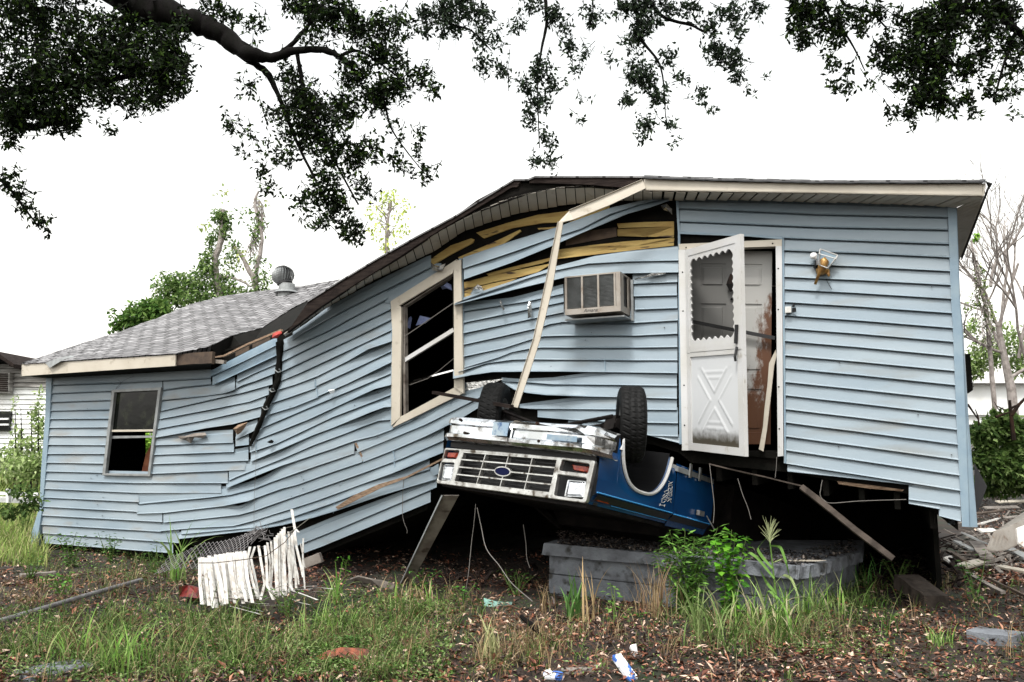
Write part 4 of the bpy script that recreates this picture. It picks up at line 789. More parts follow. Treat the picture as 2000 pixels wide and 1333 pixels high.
# bumper: swept profile with wrapped ends
prof = [(.00,.43),(-.05,.445),(-.075,.475),(-.075,.515),(-.045,.53),(-.045,.60),(-.08,.615),(-.08,.65),(-.05,.68),(.0,.69),(.02,.68)]
st = []; 
for a in (-1.03,-1.02,-.99,-.93,-.86,-.7,-.5,-.26,-.25,-.24,-.03,-.02,-.01,.25,.5,.75,.86,.93,.98,1.01,1.02): st.append(a)
dents = lambda a, k: .012*math.sin(a*9+k)*(.5 if abs(a) < .6 else 1.3)+.006*math.sin(a*31+k*2)
V = []
def bq(a, b, h):  # adjust so the bumper sits where the photo has it
    return TW(a*1.005+.03, b-.06+(.0 if abs(a) < .86 else (abs(a)-.86)**2*9), h-.005 + (.03 if abs(a) > .9 and h < .5 else 0)*(abs(a)-.9)*6)
for a in st:
    for k, (b, h) in enumerate(prof):
        plt = .012 if (-.25 < a < -.01 and .45 < h < .66) else 0
        V.append(bq(a, b+dents(a, k)*.4-plt, h+dents(a, k+3)*.3))
n = len(prof); Fq = [(i*n+k, i*n+k+1, (i+1)*n+k+1, (i+1)*n+k) for i in range(len(st)-1) for k in range(n-1)]
V2 = V + [tuple(np.array(v)+TR@np.array([0,.012,0])) for v in V]; N0 = len(V); Fq += [tuple(N0+i for i in f)[::-1] for f in Fq]
bump = mesh('bumper', V2, Fq, M['chrome'], truck, label='dented chrome front bumper')
mb = MB()
for a, h in ((-.72,.47),(-.62,.60),(.3,.455),(.36,.62),(-.18,.62),(-.08,.62)): mb.tube([bq(a, -.085, h), bq(a, -.055, h)], .014, 8)
mb.build('bolts', M['rust'], bump)
mb = MB(); mb.add([bq(-.235,-.092,.47), bq(-.03,-.092,.47), bq(-.03,-.09,.60), bq(-.235,-.09,.60)], [(0,1,2,3)]); mb.build('plate_mount', M['plateblue'], bump)
mb = MB(); mb.add([bq(.45,-.088,.55), bq(.8,-.088,.55), bq(.8,-.083,.60), bq(.45,-.083,.60)], [(0,1,2,3)]); mb.build('bumper_recess', M['plateblue'], bump)
mb = MB()                                   # filler panel between bumper and grille
mb.hexa([TW(-.93,.0,.60), TW(.95,.0,.60), TW(.95,.12,.60), TW(-.93,.12,.60), TW(-.93,.03,.73), TW(.95,.03,.73), TW(.95,.12,.73), TW(-.93,.12,.73)]); mb.build('filler_panel', M['black'], truck)
# fenders / side panels (a = +1 is the side we see)
def arch_h(b, c=.76, rb=.44, rh=.50, h0=.37):
    x = abs(b-c)/rb
    return h0+rh*math.sqrt(1-x**2.6) if x < 1 else None
HR = .45
def side(sgn, m):
    mb = MB(); bs = sorted(set(list(np.linspace(.02, .32, 7))+list(np.linspace(.321, 1.199, 40))+list(np.linspace(1.2, 1.33, 3))))
    def colm(b):
        lo = arch_h(b) or (HR+.10 if b > .8 else .60-.0*b); lo = max(lo, HR) ; return lo
    def sec(b):
        lo = colm(b); return [(.955, lo), (.985, lo+(.985-lo)*.15), (1.0, lo+(.985-lo)*.7), (1.0,.985), (1.012,1.0), (.975,1.025), (.955,1.06), (.94,1.075), (.93,1.10), (.80,1.125)]
    k = 10; b0 = len(mb.V)
    for b in bs:
        for a, h in sec(b): mb.V.append(tuple(TW(sgn*a, b, h+.0)))
    for i in range(len(bs)-1):
        for j in range(k-1): q = b0+i*k+j; mb.F.append((q, q+1, q+k+1, q+k))
    return mb
fen = side(1, 0).build('fender', M['blue_paint'], truck, smooth=False, label='front fender, blue')
side(-1, 0).build('fender', M['blue_paint'], truck)
mb = MB(); P = [TW(.985+.012, b, (arch_h(b) or HR)+.012) for b in np.linspace(.325, 1.195, 44)]; P = [TW(.99, .322, .56)]+P+[TW(.99, 1.20, .52)]; mb.tube(P, .017, 6); mb.build('arch_trim', M['white_trim'], fen)
mb = MB()                                   # crease pinstripes and dark band
for h, m_ in ((.992, 0),): mb.tube([TW(1.012, b, h) for b in np.linspace(.03, 1.31, 8)], .006, 5); mb.tube([TW(1.012, b, .999) for b in np.linspace(1.34, 2.08, 4)], .006, 5)
mb.tube([TW(.955, b, 1.07) for b in np.linspace(.35, 1.31, 6)], .004, 5); mb.build('pinstripe', M['blue_line'], fen)
mb = MB(); mb.ribbon([TW(1.004, b, 1.008) for b in (.06, 1.31)], [TW(.962, b, 1.062) for b in (.06, 1.31)], TR@np.array([.004,0,0])); mb.ribbon([TW(1.004, b, 1.008) for b in (1.34, 2.08)], [TW(.962, b, 1.062) for b in (1.34, 2.08)], TR@np.array([.004,0,0])); mb.build('dark_band', M['black'], fen)
mb = MB(); mb.hexa([TW(.98,.1,1.02), TW(.98,.28,1.02), TW(.99,.28,1.02), TW(.99,.1,1.02), TW(.955,.1,1.06), TW(.955,.28,1.06), TW(.97,.28,1.06), TW(.97,.1,1.06)]); mb.build('side_marker', M['amber'], fen)
# wheel wells
for sg in (1, -1):
    mb = MB(); A = [TW(sg*.96, b, (arch_h(b) or HR)) for b in np.linspace(.322, 1.198, 24)]; B = [TW(sg*.50, b, (arch_h(b) or HR)-.01) for b in np.linspace(.322, 1.198, 24)]
    mb.ribbon(A, B, TR@np.array([0,0,-.01])); mb.hexa([TW(sg*.45,.28,.35), TW(sg*.5,.28,.35), TW(sg*.5,1.25,.35), TW(sg*.45,1.25,.35), TW(sg*.45,.28,.95), TW(sg*.5,.28,.95), TW(sg*.5,1.25,.95), TW(sg*.45,1.25,.95)]); mb.build('wheel_well', M['wellblack'], truck)
# hood, cab, bed (crushed underneath), near-black to paint in the shade there
mb = MB(); mb.hexa([TW(a, b, h) for h, q in ((1.08,0),(1.14,.03)) for a, b in ((-.93,.02),(.93,.02),(.90,1.5),(-.90,1.5))]); mb.build('hood', M['undercar'], truck)
mb = MB(); mb.hexa([TW(-.93,1.33,.55), TW(.93,1.33,.55), TW(.93,2.6,.55), TW(-.93,2.6,.55), TW(-.72,1.75,1.27), TW(.80,1.6,1.22), TW(.76,2.5,1.3), TW(-.7,2.5,1.3)])
[mb.bar(TW(a0,1.4,1.1), TW(a0*.85,1.8,1.3), .07, .05) for a0 in (-.85,.85)]; mb.build('crushed_cab', M['undercar'], truck)
mb = MB(); mb.hexa([TW(a, b, h) for h in (.5,1.05) for a, b in ((-.95,2.65),(.95,2.65),(.95,4.9),(-.95,4.9))]); mb.build('cargo_bed', M['undercar'], truck)
mb = MB(); secd = [(.965,.50),(.985,.56),(1.0,.75),(1.0,.985),(1.012,1.0),(.975,1.025),(.955,1.06),(.93,1.12)]; bs = np.linspace(1.335, 2.12, 6); k = len(secd)
for b in bs:
    for a, h in secd: mb.V.append(tuple(TW(a-.0, b, h)))
for i in range(5):
    for j in range(k-1): q = i*k+j; mb.F.append((q, q+1, q+k+1, q+k))
door = mb.build('door', M['blue_paint'], truck, label='passenger door, blue')
mb = MB(); mb.hexa([TW(.90,1.33,.50), TW(1.0,1.33,.53), TW(1.0,2.08,.53), TW(.90,2.08,.50), TW(.90,1.33,.56), TW(1.004,1.33,.58), TW(1.004,2.08,.58), TW(.90,2.08,.56)]); mb.build('sill_strip', M['grey_alu'], door)
mb = MB()
for b in (1.55, 1.75): mb.hexa([TW(.99,b,.46), TW(1.01,b,.46), TW(1.01,b+.035,.46), TW(.99,b+.035,.46), TW(1.0,b,.60), TW(1.012,b,.60), TW(1.012,b+.035,.60), TW(1.0,b+.035,.60)])
mb.build('hinge', M['silver'], door)
mb = MB(); q = TX(1372, 1006, 'a', 1.02); q2 = TX(1396, 1036, 'a', 1.1); q0 = TX(1368, 1003, 'a', 1.03); mb.box(TW(*q0), TR@np.array([0,.05,0]), TR@np.array([.02,0,0]), TR@np.array([0,0,.025])); mb.tube([TW(*TX(1380,1008,'a',1.05)), TW(*q2)], .007, 6); mb.build('mirror_arm', M['silver'], door)
# undercarriage
mb = MB()
for a in (-.42,.42): mb.bar(TW(a,.05,.52), TW(a,4.9,.50), .08, .16, TR@np.array([0,0,1]))
mb.bar(TW(-.8,.1,.50), TW(.8,.1,.50), .12, .10, TR@np.array([0,0,1]))
ch = mb.build('chassis', M['undercar'], truck)
mb = MB(); 
for i in range(9): a, b = rs.uniform(-.5,.5), rs.uniform(.3,1.1); mb.box(TW(a, b, .50+rs.uniform(-.03,.15)), TR@np.array([rs.uniform(.05,.18),0,.02]), TR@np.array([0,rs.uniform(.05,.2),0]), TR@np.array([0,.01,rs.uniform(.04,.1)]))
[mb.tube([TW(rs.uniform(-.7,.7), rs.uniform(.1,1.2), .5+rs.uniform(-.08,.1)) for _ in range(4)], .012, 5) for __ in range(16)]
mb.box(TW(0,.7,.65), TR@np.array([.3,0,0]), TR@np.array([0,.5,0]), TR@np.array([0,0,.15])); mb.build('engine', M['undercar'], ch)
mb = MB(); mb.ribbon([TW(a, .03, .50+.02*math.sin(a*8)) for a in np.linspace(-.85,.6,14)], [TW(a, .42, .44+.03*math.sin(a*5)) for a in np.linspace(-.85,.6,14)], TR@np.array([0,0,.012])); mb.build('skid_panel', M['undercar'], ch)
mb = MB(); mb.ribbon([TW(a,.02,.455) for a in np.linspace(-.35,.33,8)], [TW(a,.10,.425+.01*math.sin(a*20)) for a in np.linspace(-.35,.33,8)], TR@np.array([0,0,.01])); mb.build('rusty_tray', M['rust'], ch)
WC = {}
for sg, (px, py) in ((1, (1242, 756)), (-1, (978, 750))):      # wheel centres: tyre top in the photo fixes how far the suspension droops
    best = min(((abs(proj(TW(sg*.83, bb, hh-.37)+0)[0]-px)+abs(proj(TW(sg*.83, bb, hh-.37))[1]-py), bb, hh) for bb in np.arange(.5, 1.0, .02) for hh in np.arange(.05,.45,.01)), key=lambda t: t[0])
    WC[sg] = (best[1], best[2])
up_ = TR@np.array([0,0,1])
for sg in (1, -1):
    b, h = WC[sg]; c = TW(sg*.83, b, h)
    # steered axle: the tread faces the camera
    yaw = math.atan2(c[0], c[1]) + (-.10 if sg == 1 else .22)
    fx = np.array([math.cos(yaw), -math.sin(yaw), 0]); fx = fx - up_*(fx@up_)*.25; fx /= np.linalg.norm(fx); fy = np.cross(up_, fx); fy /= np.linalg.norm(fy); fz = np.cross(fx, fy)
    wh = thing_w2 = None
    Rr, Wd2 = .37, .12; prof = [(-.10,.20),(-.12,.25),(-.125,.31),(-.112,.345),(-.085,.365)]
    NS = 168; ring = prof[:]; tre = [(-.085,.365),(-.055,.37),(-.03,.371),(0,.372),(.03,.371),(.055,.37),(.085,.365)]; full = prof + tre[1:-1] + [(-x, r) for x, r in prof[::-1]]
    V = []; kf = len(full)
    for s_i in range(NS):
        t = 2*math.pi*s_i/NS
        for x, r in full:
            g = 0
            if r > .355: 
                blk = (s_i + (2 if x > 0 else 0) + int(abs(x)*40)) % 4
                g = -.007 if blk == 0 else 0
                if abs(abs(x)-.03) < .002: g = -.006
            V.append(c + fx*x + (fy*math.cos(t)+fz*math.sin(t))*(r+g))
    Fq = [(i*kf+j, i*kf+j+1, ((i+1)%NS)*kf+j+1, ((i+1)%NS)*kf+j) for i in range(NS) for j in range(kf-1)]
    tyre = mesh('wheel', V, Fq, M['rubber'], truck)
    mb = MB(); 
    for x0, r0, x1, r1 in ((-.10,.20,-.06,.19),(-.06,.19,.06,.19),(.06,.19,.10,.20),(-.05,.19,-.07,.05),(.05,.19,.07,.05)):
        A = [c+fx*x0+(fy*math.cos(t)+fz*math.sin(t))*r0 for t in np.linspace(0,2*math.pi,25)]; B = [c+fx*x1+(fy*math.cos(t)+fz*math.sin(t))*r1 for t in np.linspace(0,2*math.pi,25)]; mb.ribbon(A, B, fx*.004)
    mb.tube([c-fx*.08, c+fx*.08], .06, 12); mb.build('rim', M['grey_alu'], tyre)
    mb = MB(); mb.tube([c-fx*.1*sg, TW(sg*.5,b,h+.06), TW(-sg*.1,b,h+.16)], [.06,.05,.05], 8); mb.bar(TW(sg*.62,b-.05,h-.02), TW(sg*.55,b,.62), .06, .06); mb.tube([TW(sg*.6,b+.05,h+.02), TW(sg*.52,b+.05,.7)], .05, 8); mb.box(TW(sg*.66,b-.02,h+.02), TR@np.array([.06,0,.02]), TR@np.array([0,.09,0]), TR@np.array([0,.01,.07])); mb.tube([TW(sg*.68,b-.1,h-.05), TW(0,b-.12,h+.1)], .02, 6); mb.build('axle_arm', M['undercar'], truck)
# flame-like hand lettering on the fender, drawn with thin strokes
GL = {'X': [[(0,0),(1,1)],[(0,1),(1,0)]], 'C': [[(1,.9),(.4,1),(0,.6),(.1,.1),(.9,0)]], 'E': [[(1,1),(0,.9),(0,.05),(1,0)],[(0,.5),(.8,.55)]], 'N': [[(0,0),(.05,1),(.9,.1),(1,1)]], 'K': [[(0,0),(0,1)],[(1,1),(.1,.5),(1,0)]], 'O': [[(.5,0),(0,.5),(.5,1),(1,.5),(.5,0)]], '8': [[(.5,.5),(.1,.8),(.5,1),(.9,.8),(.5,.5),(0,.2),(.5,0),(1,.2),(.5,.5)]], 'D': [[(0,0),(.1,1),(.9,.6),(1,.2),(0,0)]], 'I': [[(.2,0),(.8,0)],[(.5,0),(.5,1)],[(.2,1),(.8,1)]]}
mb = MB()
for word, (x0, y0, x1, y1), w_, flip in (('XCEENK', (1309,941,1306,982), 7.5, 1), ('O8DI', (1302,958,1291,992), 9, 1)):
    for i, chh in enumerate(word):
        f0, f1 = i/len(word), (i+.85)/len(word)
        for st_ in GL[chh]:
            pts = []
            for u, v in st_:
                f = f0+(f1-f0)*u; cx, cy = x0+(x1-x0)*f, y0+(y1-y0)*f; pts.append(TW(*(TX(cx+(v-.5)*w_, cy+(v-.5)*2, 'a', 1.0)+[.006,0,0])))
            mb.tube(pts, .003, 4)
mb.build('lettering', M['white_trim'], fen)
# ================================================================= GROUND AND PORCH
xs = np.concatenate([[-400,-120,-60,-30,-20], np.arange(-14, 14.01, .14), [20,30,60,120,400]]); ys = np.concatenate([[-60,-20,-5,0,2], np.arange(3, 16.01, .14), [18,22,30,45,70,120,300,700]])
X, Y = np.meshgrid(xs, ys); near = (np.abs(X) < 15)&(Y < 17)&(Y > 1); Z = np.where(near, gza(X, Y)+RNG.normal(0, .006, X.shape), 0)
nx = len(xs); V = np.stack([X.ravel(), Y.ravel(), Z.ravel()], 1); idx = np.arange(len(V)).reshape(len(ys), nx)
Fq = np.stack([idx[:-1,:-1].ravel(), idx[:-1,1:].ravel(), idx[1:,1:].ravel(), idx[1:,:-1].ravel()], 1)
ground = mesh('ground', V, Fq, M['dirt'], smooth=True, kind='structure')
# --- vegetation generators
def blades(pos, h, lean, az, wd, c0, seg=5, curl=1.0):
    """grass blades: pos (N,3), h heights, lean 0..1.5, az direction, wd width"""
    N = len(pos); t = np.linspace(0, 1, seg+1)[None, :]; lean = lean[:, None]; h = h[:, None]
    ang = lean*(t**1.3)*curl; dl = h/seg
    dx = np.cumsum(np.concatenate([np.zeros((N,1)), np.sin(ang[:, 1:])*dl], 1), 1); dz = np.cumsum(np.concatenate([np.zeros((N,1)), np.cos(ang[:, 1:])*dl], 1), 1)
    ca, sa = np.cos(az)[:, None], np.sin(az)[:, None]; cx = pos[:, 0:1]+dx*ca; cy = pos[:, 1:2]+dx*sa; cz = pos[:, 2:3]+dz
    ww = wd[:, None]*np.clip(1.25*(1-t**2.2), .04, 1)*.5; tw = az+np.pi/2+RNG.normal(0,.5,N); ox, oy = np.cos(tw)[:, None]*ww, np.sin(tw)[:, None]*ww
    L = np.stack([cx-ox, cy-oy, cz], 2); R = np.stack([cx+ox, cy+oy, cz+ww*.3], 2); V = np.stack([L, R], 2).reshape(-1, 3)
    b = (np.arange(N)*(seg+1)*2)[:, None]+(np.arange(seg)*2)[None, :]; b = b.ravel(); Fq = np.stack([b, b+1, b+3, b+2], 1)
    C = np.repeat(c0, (seg+1)*2, 0); return V, Fq, C
def leaves(cen, d, nrm, ln, wd, col, fold=.25):
    """leaf = 2 triangles folded along the midrib, as one quad strip of 4 verts (base, left, tip, right)"""
    d = d/np.linalg.norm(d, axis=1, keepdims=True); s = np.cross(d, nrm); s /= np.linalg.norm(s, axis=1, keepdims=True)+1e-9; nn = np.cross(s, d)
    ln = ln[:, None]; wd = wd[:, None]; base = cen; tip = cen+d*ln-nn*ln*.08; mid = cen+d*ln*.45
    Lf = mid+s*wd*.5+nn*wd*fold; Rt = mid-s*wd*.5+nn*wd*fold; V = np.stack([base, Rt, tip, Lf], 1).reshape(-1, 3); b = np.arange(len(cen))*4
    Fq = np.concatenate([np.stack([b, b+1, b+2], 1), np.stack([b, b+2, b+3], 1)]); C = np.repeat(col, 4, 0); return V, Fq, C
def tint(n, cols, var=.25):
    cols = np.array(cols); c = cols[RNG.integers(0, len(cols), n)]; return c*(1+RNG.uniform(-var, var, (n, 1)))
def rdir(n):
    v = RNG.normal(0, 1, (n, 3)); return v/np.linalg.norm(v, axis=1, keepdims=True)
GREEN = [(.05,.10,.018),(.09,.15,.035),(.035,.075,.013),(.17,.20,.08)]; DRY = [(.30,.22,.12),(.20,.13,.07),(.34,.27,.16),(.12,.08,.045)]; BROWN = [(.19,.065,.034),(.09,.03,.018),(.26,.12,.07),(.03,.016,.012),(.46,.33,.25),(.04,.02,.015)]
# --- leaf litter
def ground_pts(n, px0, px1, py0, py1):
    px = RNG.uniform(px0, px1, n); u = RNG.uniform(0, 1, n); py = py0+(py1-py0)*u; P = np.array([G(a, b) for a, b in zip(px, py)]); P[:, 2] = gza(P[:, 0], P[:, 1]); return P
P = np.concatenate([ground_pts(16000, -260, 2300, 1230, 1345), ground_pts(16000, -260, 2300, 1120, 1240), ground_pts(12000, 0, 2060, 1075, 1150)])
nzz = np.sin(P[:, 0]*2.1+1)*np.cos(P[:, 1]*2.7)+.5*np.sin(P[:, 0]*5.3)*np.sin(P[:, 1]*6.1); keep = RNG.uniform(0, 1, len(P)) < .65+.35*nzz; P = P[keep]; n = len(P)
d = rdir(n); d[:, 2] *= .35; nn = rdir(n)*.5; nn[:, 2] = 1; P[:, 2] += RNG.uniform(.005, .045, n)
V, Fq, C = leaves(P, d, nn, .022+.085*RNG.uniform(0,1,n)**2.2, .010+.028*RNG.uniform(0,1,n)**1.5, tint(n, BROWN, .45), .4)
mesh('dead_leaves', V, Fq, M['litter'], col=C, label='brown dead leaves covering the yard', cat='leaf litter', kind='stuff')
# twigs in the litter
P = ground_pts(750, 0, 2000, 1110, 1340); mb = MB()
for p in P:
    a = RNG.uniform(0, 6.28); l = RNG.uniform(.06,.35); q = p+np.array([math.cos(a)*l, math.sin(a)*l*.6, RNG.uniform(0,.04)]); k_ = RNG.uniform(.5,1.3); mb.tube([p+[0,0,.03], (p+q)/2+[0,0,.04+RNG.uniform(0,.03)], q+[0,0,.03]], [.003*k_,.0028*k_,.0015*k_], 4)
mb.build('fallen_twigs', M['twig'], label='thin dry twigs scattered over the yard', cat='twigs', kind='stuff')
# --- grass patches
def patch(spec):
    Vs, Fs, Cs, off = [], [], [], 0
    for (n, px0, px1, py0, py1, h0, h1, wd, cols, ln) in spec:
        px = RNG.normal((px0+px1)/2, (px1-px0)/3.6, n); py = RNG.normal((py0+py1)/2, (py1-py0)/3.6, n); py = np.clip(py, 1050, 1400)
        P = np.array([G(a, b) for a, b in zip(px, py)]); cl = P[RNG.integers(0, n, max(4, n//14))]; P = cl[RNG.integers(0, len(cl), n)]+RNG.normal(0, .05, (n, 3)); P[:, 2] = gza(P[:, 0], P[:, 1])
        ok = P[:, 1] > 4.4; P = P[ok]; n = len(P)
        V, Fq, C = blades(P, RNG.uniform(h0, h1, n), RNG.uniform(.5, ln, n), RNG.uniform(0, 6.28, n), RNG.uniform(.6, 1.2, n)*wd, tint(n, cols, .3)); Vs.append(V); Fs.append(Fq+off); Cs.append(C); off += len(V)
    return np.concatenate(Vs), np.concatenate(Fs), np.concatenate(Cs)
MIX = GREEN+GREEN+DRY
V, Fq, C = patch([(2600,-40,400,1180,1340,.05,.24,.006,MIX,2.5),(900,600,860,1200,1340,.05,.24,.006,GREEN,2.4),(900,330,560,1200,1345,.05,.16,.007,GREEN,2.2),(900,600,900,1170,1260,.05,.18,.007,MIX,2.4),(800,400,660,1240,1345,.04,.14,.008,GREEN,2.2),(900,60,420,1085,1180,.05,.22,.006,GREEN+DRY,2.2),(500,-30,130,1120,1200,.05,.15,.006,DRY,2.4),(700,900,1130,1260,1330,.05,.22,.006,DRY+DRY+GREEN,2.6),(600,1330,1700,1190,1290,.05,.2,.007,MIX,2.5),(400,1650,2000,1180,1260,.03,.09,.005,GREEN,2.2),(500,1500,1760,1130,1210,.08,.3,.009,GREEN,2.3),(500,1750,2000,1110,1200,.05,.25,.005,DRY+GREEN,2.4),(300,1000,1350,1190,1250,.04,.14,.006,MIX,2.3),(1200,100,1900,1200,1330,.10,.40,.004,DRY,2.9),(1500,-60,900,1190,1330,.15,.45,.006,GREEN+[(.22,.28,.10)],3.0),(500,1300,1700,1190,1280,.15,.5,.007,GREEN+[(.25,.28,.12)],3.0),(1200,-400,0,1100,1330,.08,.3,.007,MIX,2.4),(700,2000,2400,1120,1330,.08,.3,.007,MIX,2.4)])
mesh('grass', V, Fq, M['grass'], col=C, label='short tangled grass and weeds over the yard', cat='grass', kind='stuff')
P = ground_pts(9000, -50, 2050, 1140, 1345); nzz = np.sin(P[:, 0]*1.7+2)*np.cos(P[:, 1]*3.1+.5); P = P[RNG.uniform(-1,1,len(P)) < nzz*.9-.1]; n = len(P); d = rdir(n); d[:, 2] = np.abs(d[:, 2])*.5; nn = rdir(n)*.4; nn[:, 2] = 1; P[:, 2] += RNG.uniform(.01,.07,n)
P2 = np.concatenate([ground_pts(5200, 560, 880, 1200, 1340), ground_pts(4600, -40, 460, 1200, 1340), ground_pts(1500, 1350, 1750, 1200, 1290), ground_pts(1800, 620, 900, 1160, 1215), ground_pts(2200, 60, 400, 1085, 1140)]); d2 = rdir(len(P2)); d2[:,2] = np.abs(d2[:,2])*.6; n2_ = rdir(len(P2))*.5; n2_[:,2] = 1; P2[:,2] += RNG.uniform(.01,.18,len(P2))*(np.sin(P2[:,0]*5)*np.sin(P2[:,1]*6+1)*.4+.6); P, d, nn = np.concatenate([P, P2]), np.concatenate([d, d2]), np.concatenate([nn, n2_]); n = len(P)
V, Fq, C = leaves(P, d, nn, RNG.uniform(.015,.05,n), RNG.uniform(.007,.018,n), tint(n, GREEN+[(.22,.30,.12),(.12,.22,.05)], .35), .2); mesh('ground_cover', V, Fq, M['weed'], col=C, label='tiny green creeping weeds between the dead leaves', cat='ground cover', kind='stuff')
# far-left meadow beside the house
n = 13000; px = RNG.uniform(-420, 92, n); py = RNG.uniform(935, 1110, n); P = np.array([G(a, b) for a, b in zip(px, py)]); ok = P[:, 1] < 40; P = P[ok]; n = len(P)
V, Fq, C = blades(P, RNG.uniform(.1,.4,n)*np.clip(P[:,1]/12,.6,2), RNG.uniform(.3,1.3,n), RNG.uniform(0,6.28,n), .008*P[:,1]/8, tint(n, [(.22,.30,.07),(.30,.36,.12),(.15,.24,.05),(.35,.33,.16)], .3)); mesh('meadow_grass', V, Fq, M['grass'], col=C, label='tall pale grass left of the house corner', cat='grass', kind='stuff')
n = 6500; px = RNG.uniform(1905, 2400, n); py = RNG.uniform(955, 1150, n); P = np.array([G(a, b) for a, b in zip(px, py)]); ok = P[:,1] < 30; P = P[ok]; n = len(P)
d = rdir(n); d[:,2] *= .4; nn = rdir(n)*.4; nn[:,2] = 1; P[:,2] += RNG.uniform(.01,.06,n); V, Fq, C = leaves(P, d, nn, RNG.uniform(.05,.12,n), RNG.uniform(.02,.05,n), tint(n, BROWN+[(.4,.36,.32)], .3), .3); mesh('leaf_litter', V, Fq, M['litter'], col=C, label='brown litter on the ground right of the house', cat='leaf litter', kind='stuff')

# --- concrete porch foundation
porch = thing('porch_foundation', G(1350, 1180), 'mossy grey concrete block porch base with chamfered corner in front of the door', 'porch base')
zt = .56
def porch_ring(grow, z): 
    pts = [G(1060,1061,.55), G(1300,1084,.50), G(1480,1100,.45), G(1545,1107,.42), G(1580,1106,.41), G(1625,1096,.40), G(1683,1078,.39)]; c = G(1400,1035,.45); out = []
    for p in pts: d = p-c; d[2] = 0; q = p+d/np.linalg.norm(d)*grow; out.append(np.array([q[0], q[1], max(z-zt+p[2], -.1)]))
    return out
rg = porch_ring(0, zt); back = [rg[-1]-FN*1.2, rg[0]-FN*.8]
def slab(mb, g, z0, z1, jit=0):
    A0_ = porch_ring(g, z1); A0_ = sum([[A0_[i]*(1-t)+A0_[i+1]*t for t in (0,.125,.25,.375,.5,.625,.75,.875)] for i in range(len(A0_)-1)], [])+[A0_[-1]]; A = A0_+[A0_[-1]-FN*1.3, A0_[0]-FN*.5]; V = []
    dz = z1-z0
    for z in (-dz, 0):
        for p in A: V.append(np.array([p[0]+rs.uniform(-jit,jit), p[1]+rs.uniform(-jit,jit)*1.5, max(p[2]+z, -.1)+rs.uniform(-jit,jit)*.7]))
    n = len(A); mb.add(V, [tuple(range(n))[::-1], tuple(range(n, 2*n))]+[(i, (i+1)%n, n+(i+1)%n, n+i) for i in range(n)])
mb = MB(); slab(mb, 0, zt-.115, zt, .012); mb.build('slab', M['concrete'], porch)
mb = MB(); slab(mb, -.10, zt-.31, zt-.125, .003); slab(mb, -.095, zt-.51, zt-.322, .003); slab(mb, -.10, -.05, zt-.522, .003); mb.build('block_courses', M['concrete'], porch)
mb = MB(); n = 26
for i in range(5): pass
c = G(1575, 1097, .425); mb.add([c+np.array([.19*math.cos(t)*(1+.2*math.sin(3*t)), .06*math.sin(t), .008]) for t in np.linspace(0, 6.283, 16, endpoint=False)], [tuple(range(16))]); mb.build('pale_stain', M['cream'], porch)
n = 4200; px = RNG.uniform(1090, 1670, n); py = np.interp(px, [1060,1480,1560,1683], [1059,1096,1104,1076])-RNG.uniform(0,1,n)**1.3*26; P = np.array([G(a, b, .55-.14*(a-1060)/500+.015) for a, b in zip(px, py)]); d = rdir(n); d[:,2] *= .3; nn = rdir(n)*.5; nn[:,2] = 1
V, Fq, C = leaves(P, d, nn, RNG.uniform(.02,.06,n), RNG.uniform(.01,.03,n), tint(n, [(.012,.010,.009),(.03,.02,.016),(.02,.014,.011),(.01,.008,.007),(.22,.18,.15)], .3), .3); mesh('porch_litter', V, Fq, M['litter'], col=C, label='dark leaf debris lying on the porch slab', cat='leaf litter', kind='stuff')

# --- boards and junk
def plank(name, label, a, b, w, t, m, cat='plank', up=(0,0,1), group=None):
    mb = MB(); a, b = np.array(a, float), np.array(b, float); d = (b-a)/5; L = [a+d*i+rs.uniform(-1,1)*np.array([0,0,.004]) for i in range(6)]
    u = np.array(up, float); sdv = np.cross(d, u); sdv /= np.linalg.norm(sdv); mb.ribbon([p+sdv*w/2*(1+rs.uniform(-.06,.06)) for p in L], [p-sdv*w/2*(1+rs.uniform(-.06,.06)) for p in L], -np.cross(sdv, d/np.linalg.norm(d))*t)
    return mb.build(name, M[m], label=label, cat=cat, group=group)
up2 = -FN
plank('bent_rail', 'long weathered plank sloping from under the door down to the right of the porch', PD(1565, 950, 7.2), PD(1745, 1092, 6.8), .05, .03, 'wood_old', up=(-.3,-.8,.5))
plank('thin_lath', 'thin lath running from the truck to the top of the long sloping plank', PD(1385, 906, 7.7), PD(1568, 950, 7.2), .012, .012, 'wood_old', 'lath', up=(0,-1,.3))
plank('wooden_beam', 'short grey topped timber lying beyond the right end of the porch base', G(1770, 1122, .24), G(1830, 1164, .12), .24, .14, 'wood_old', 'timber')
plank('concrete_slab', 'flat grey concrete chunk in the litter at the right edge', G(1900, 1228, .09), G(1990, 1240, .10), .26, .10, 'concrete', 'concrete chunk')
b0 = thing('leaning_post', G(783, 1135), 'grey metal post leaning up against the underside of the truck grille', 'post')
pa, pb = G(783, 1142, .0), PD(866, 968, 7.9); pl = pb-pa
mb = MB(); sdv = np.array([1,0,0]); mb.ribbon([pa-sdv*.0, pb-sdv*.0], [pa+sdv*.11, pb+sdv*.15], np.array([0,.05,0])); mb.build('post_face', M['wood_grey'], b0)
mb = MB(); mb.ribbon([pa+[0,-.03,0], pb+[0,-.03,0]], [pa+[-.015,.05,0], pb+[-.02,.05,0]], sdv*-.006); mb.build('post_edge', M['grey_alu'], b0)
mb = MB(); A = [G(700,1124,.14), G(725,1130,.12), G(748,1134,.09), G(771,1141,.05)]; B = [G(684,1130,.08), G(715,1140,.04), G(742,1145,.03), G(768,1150,.02)]; mb.ribbon(A, B, (0,0,-.015)); mb.build('gutter_piece', M['wood_grey'], label='curved piece of grey gutter lying left of the leaning post', cat='gutter')
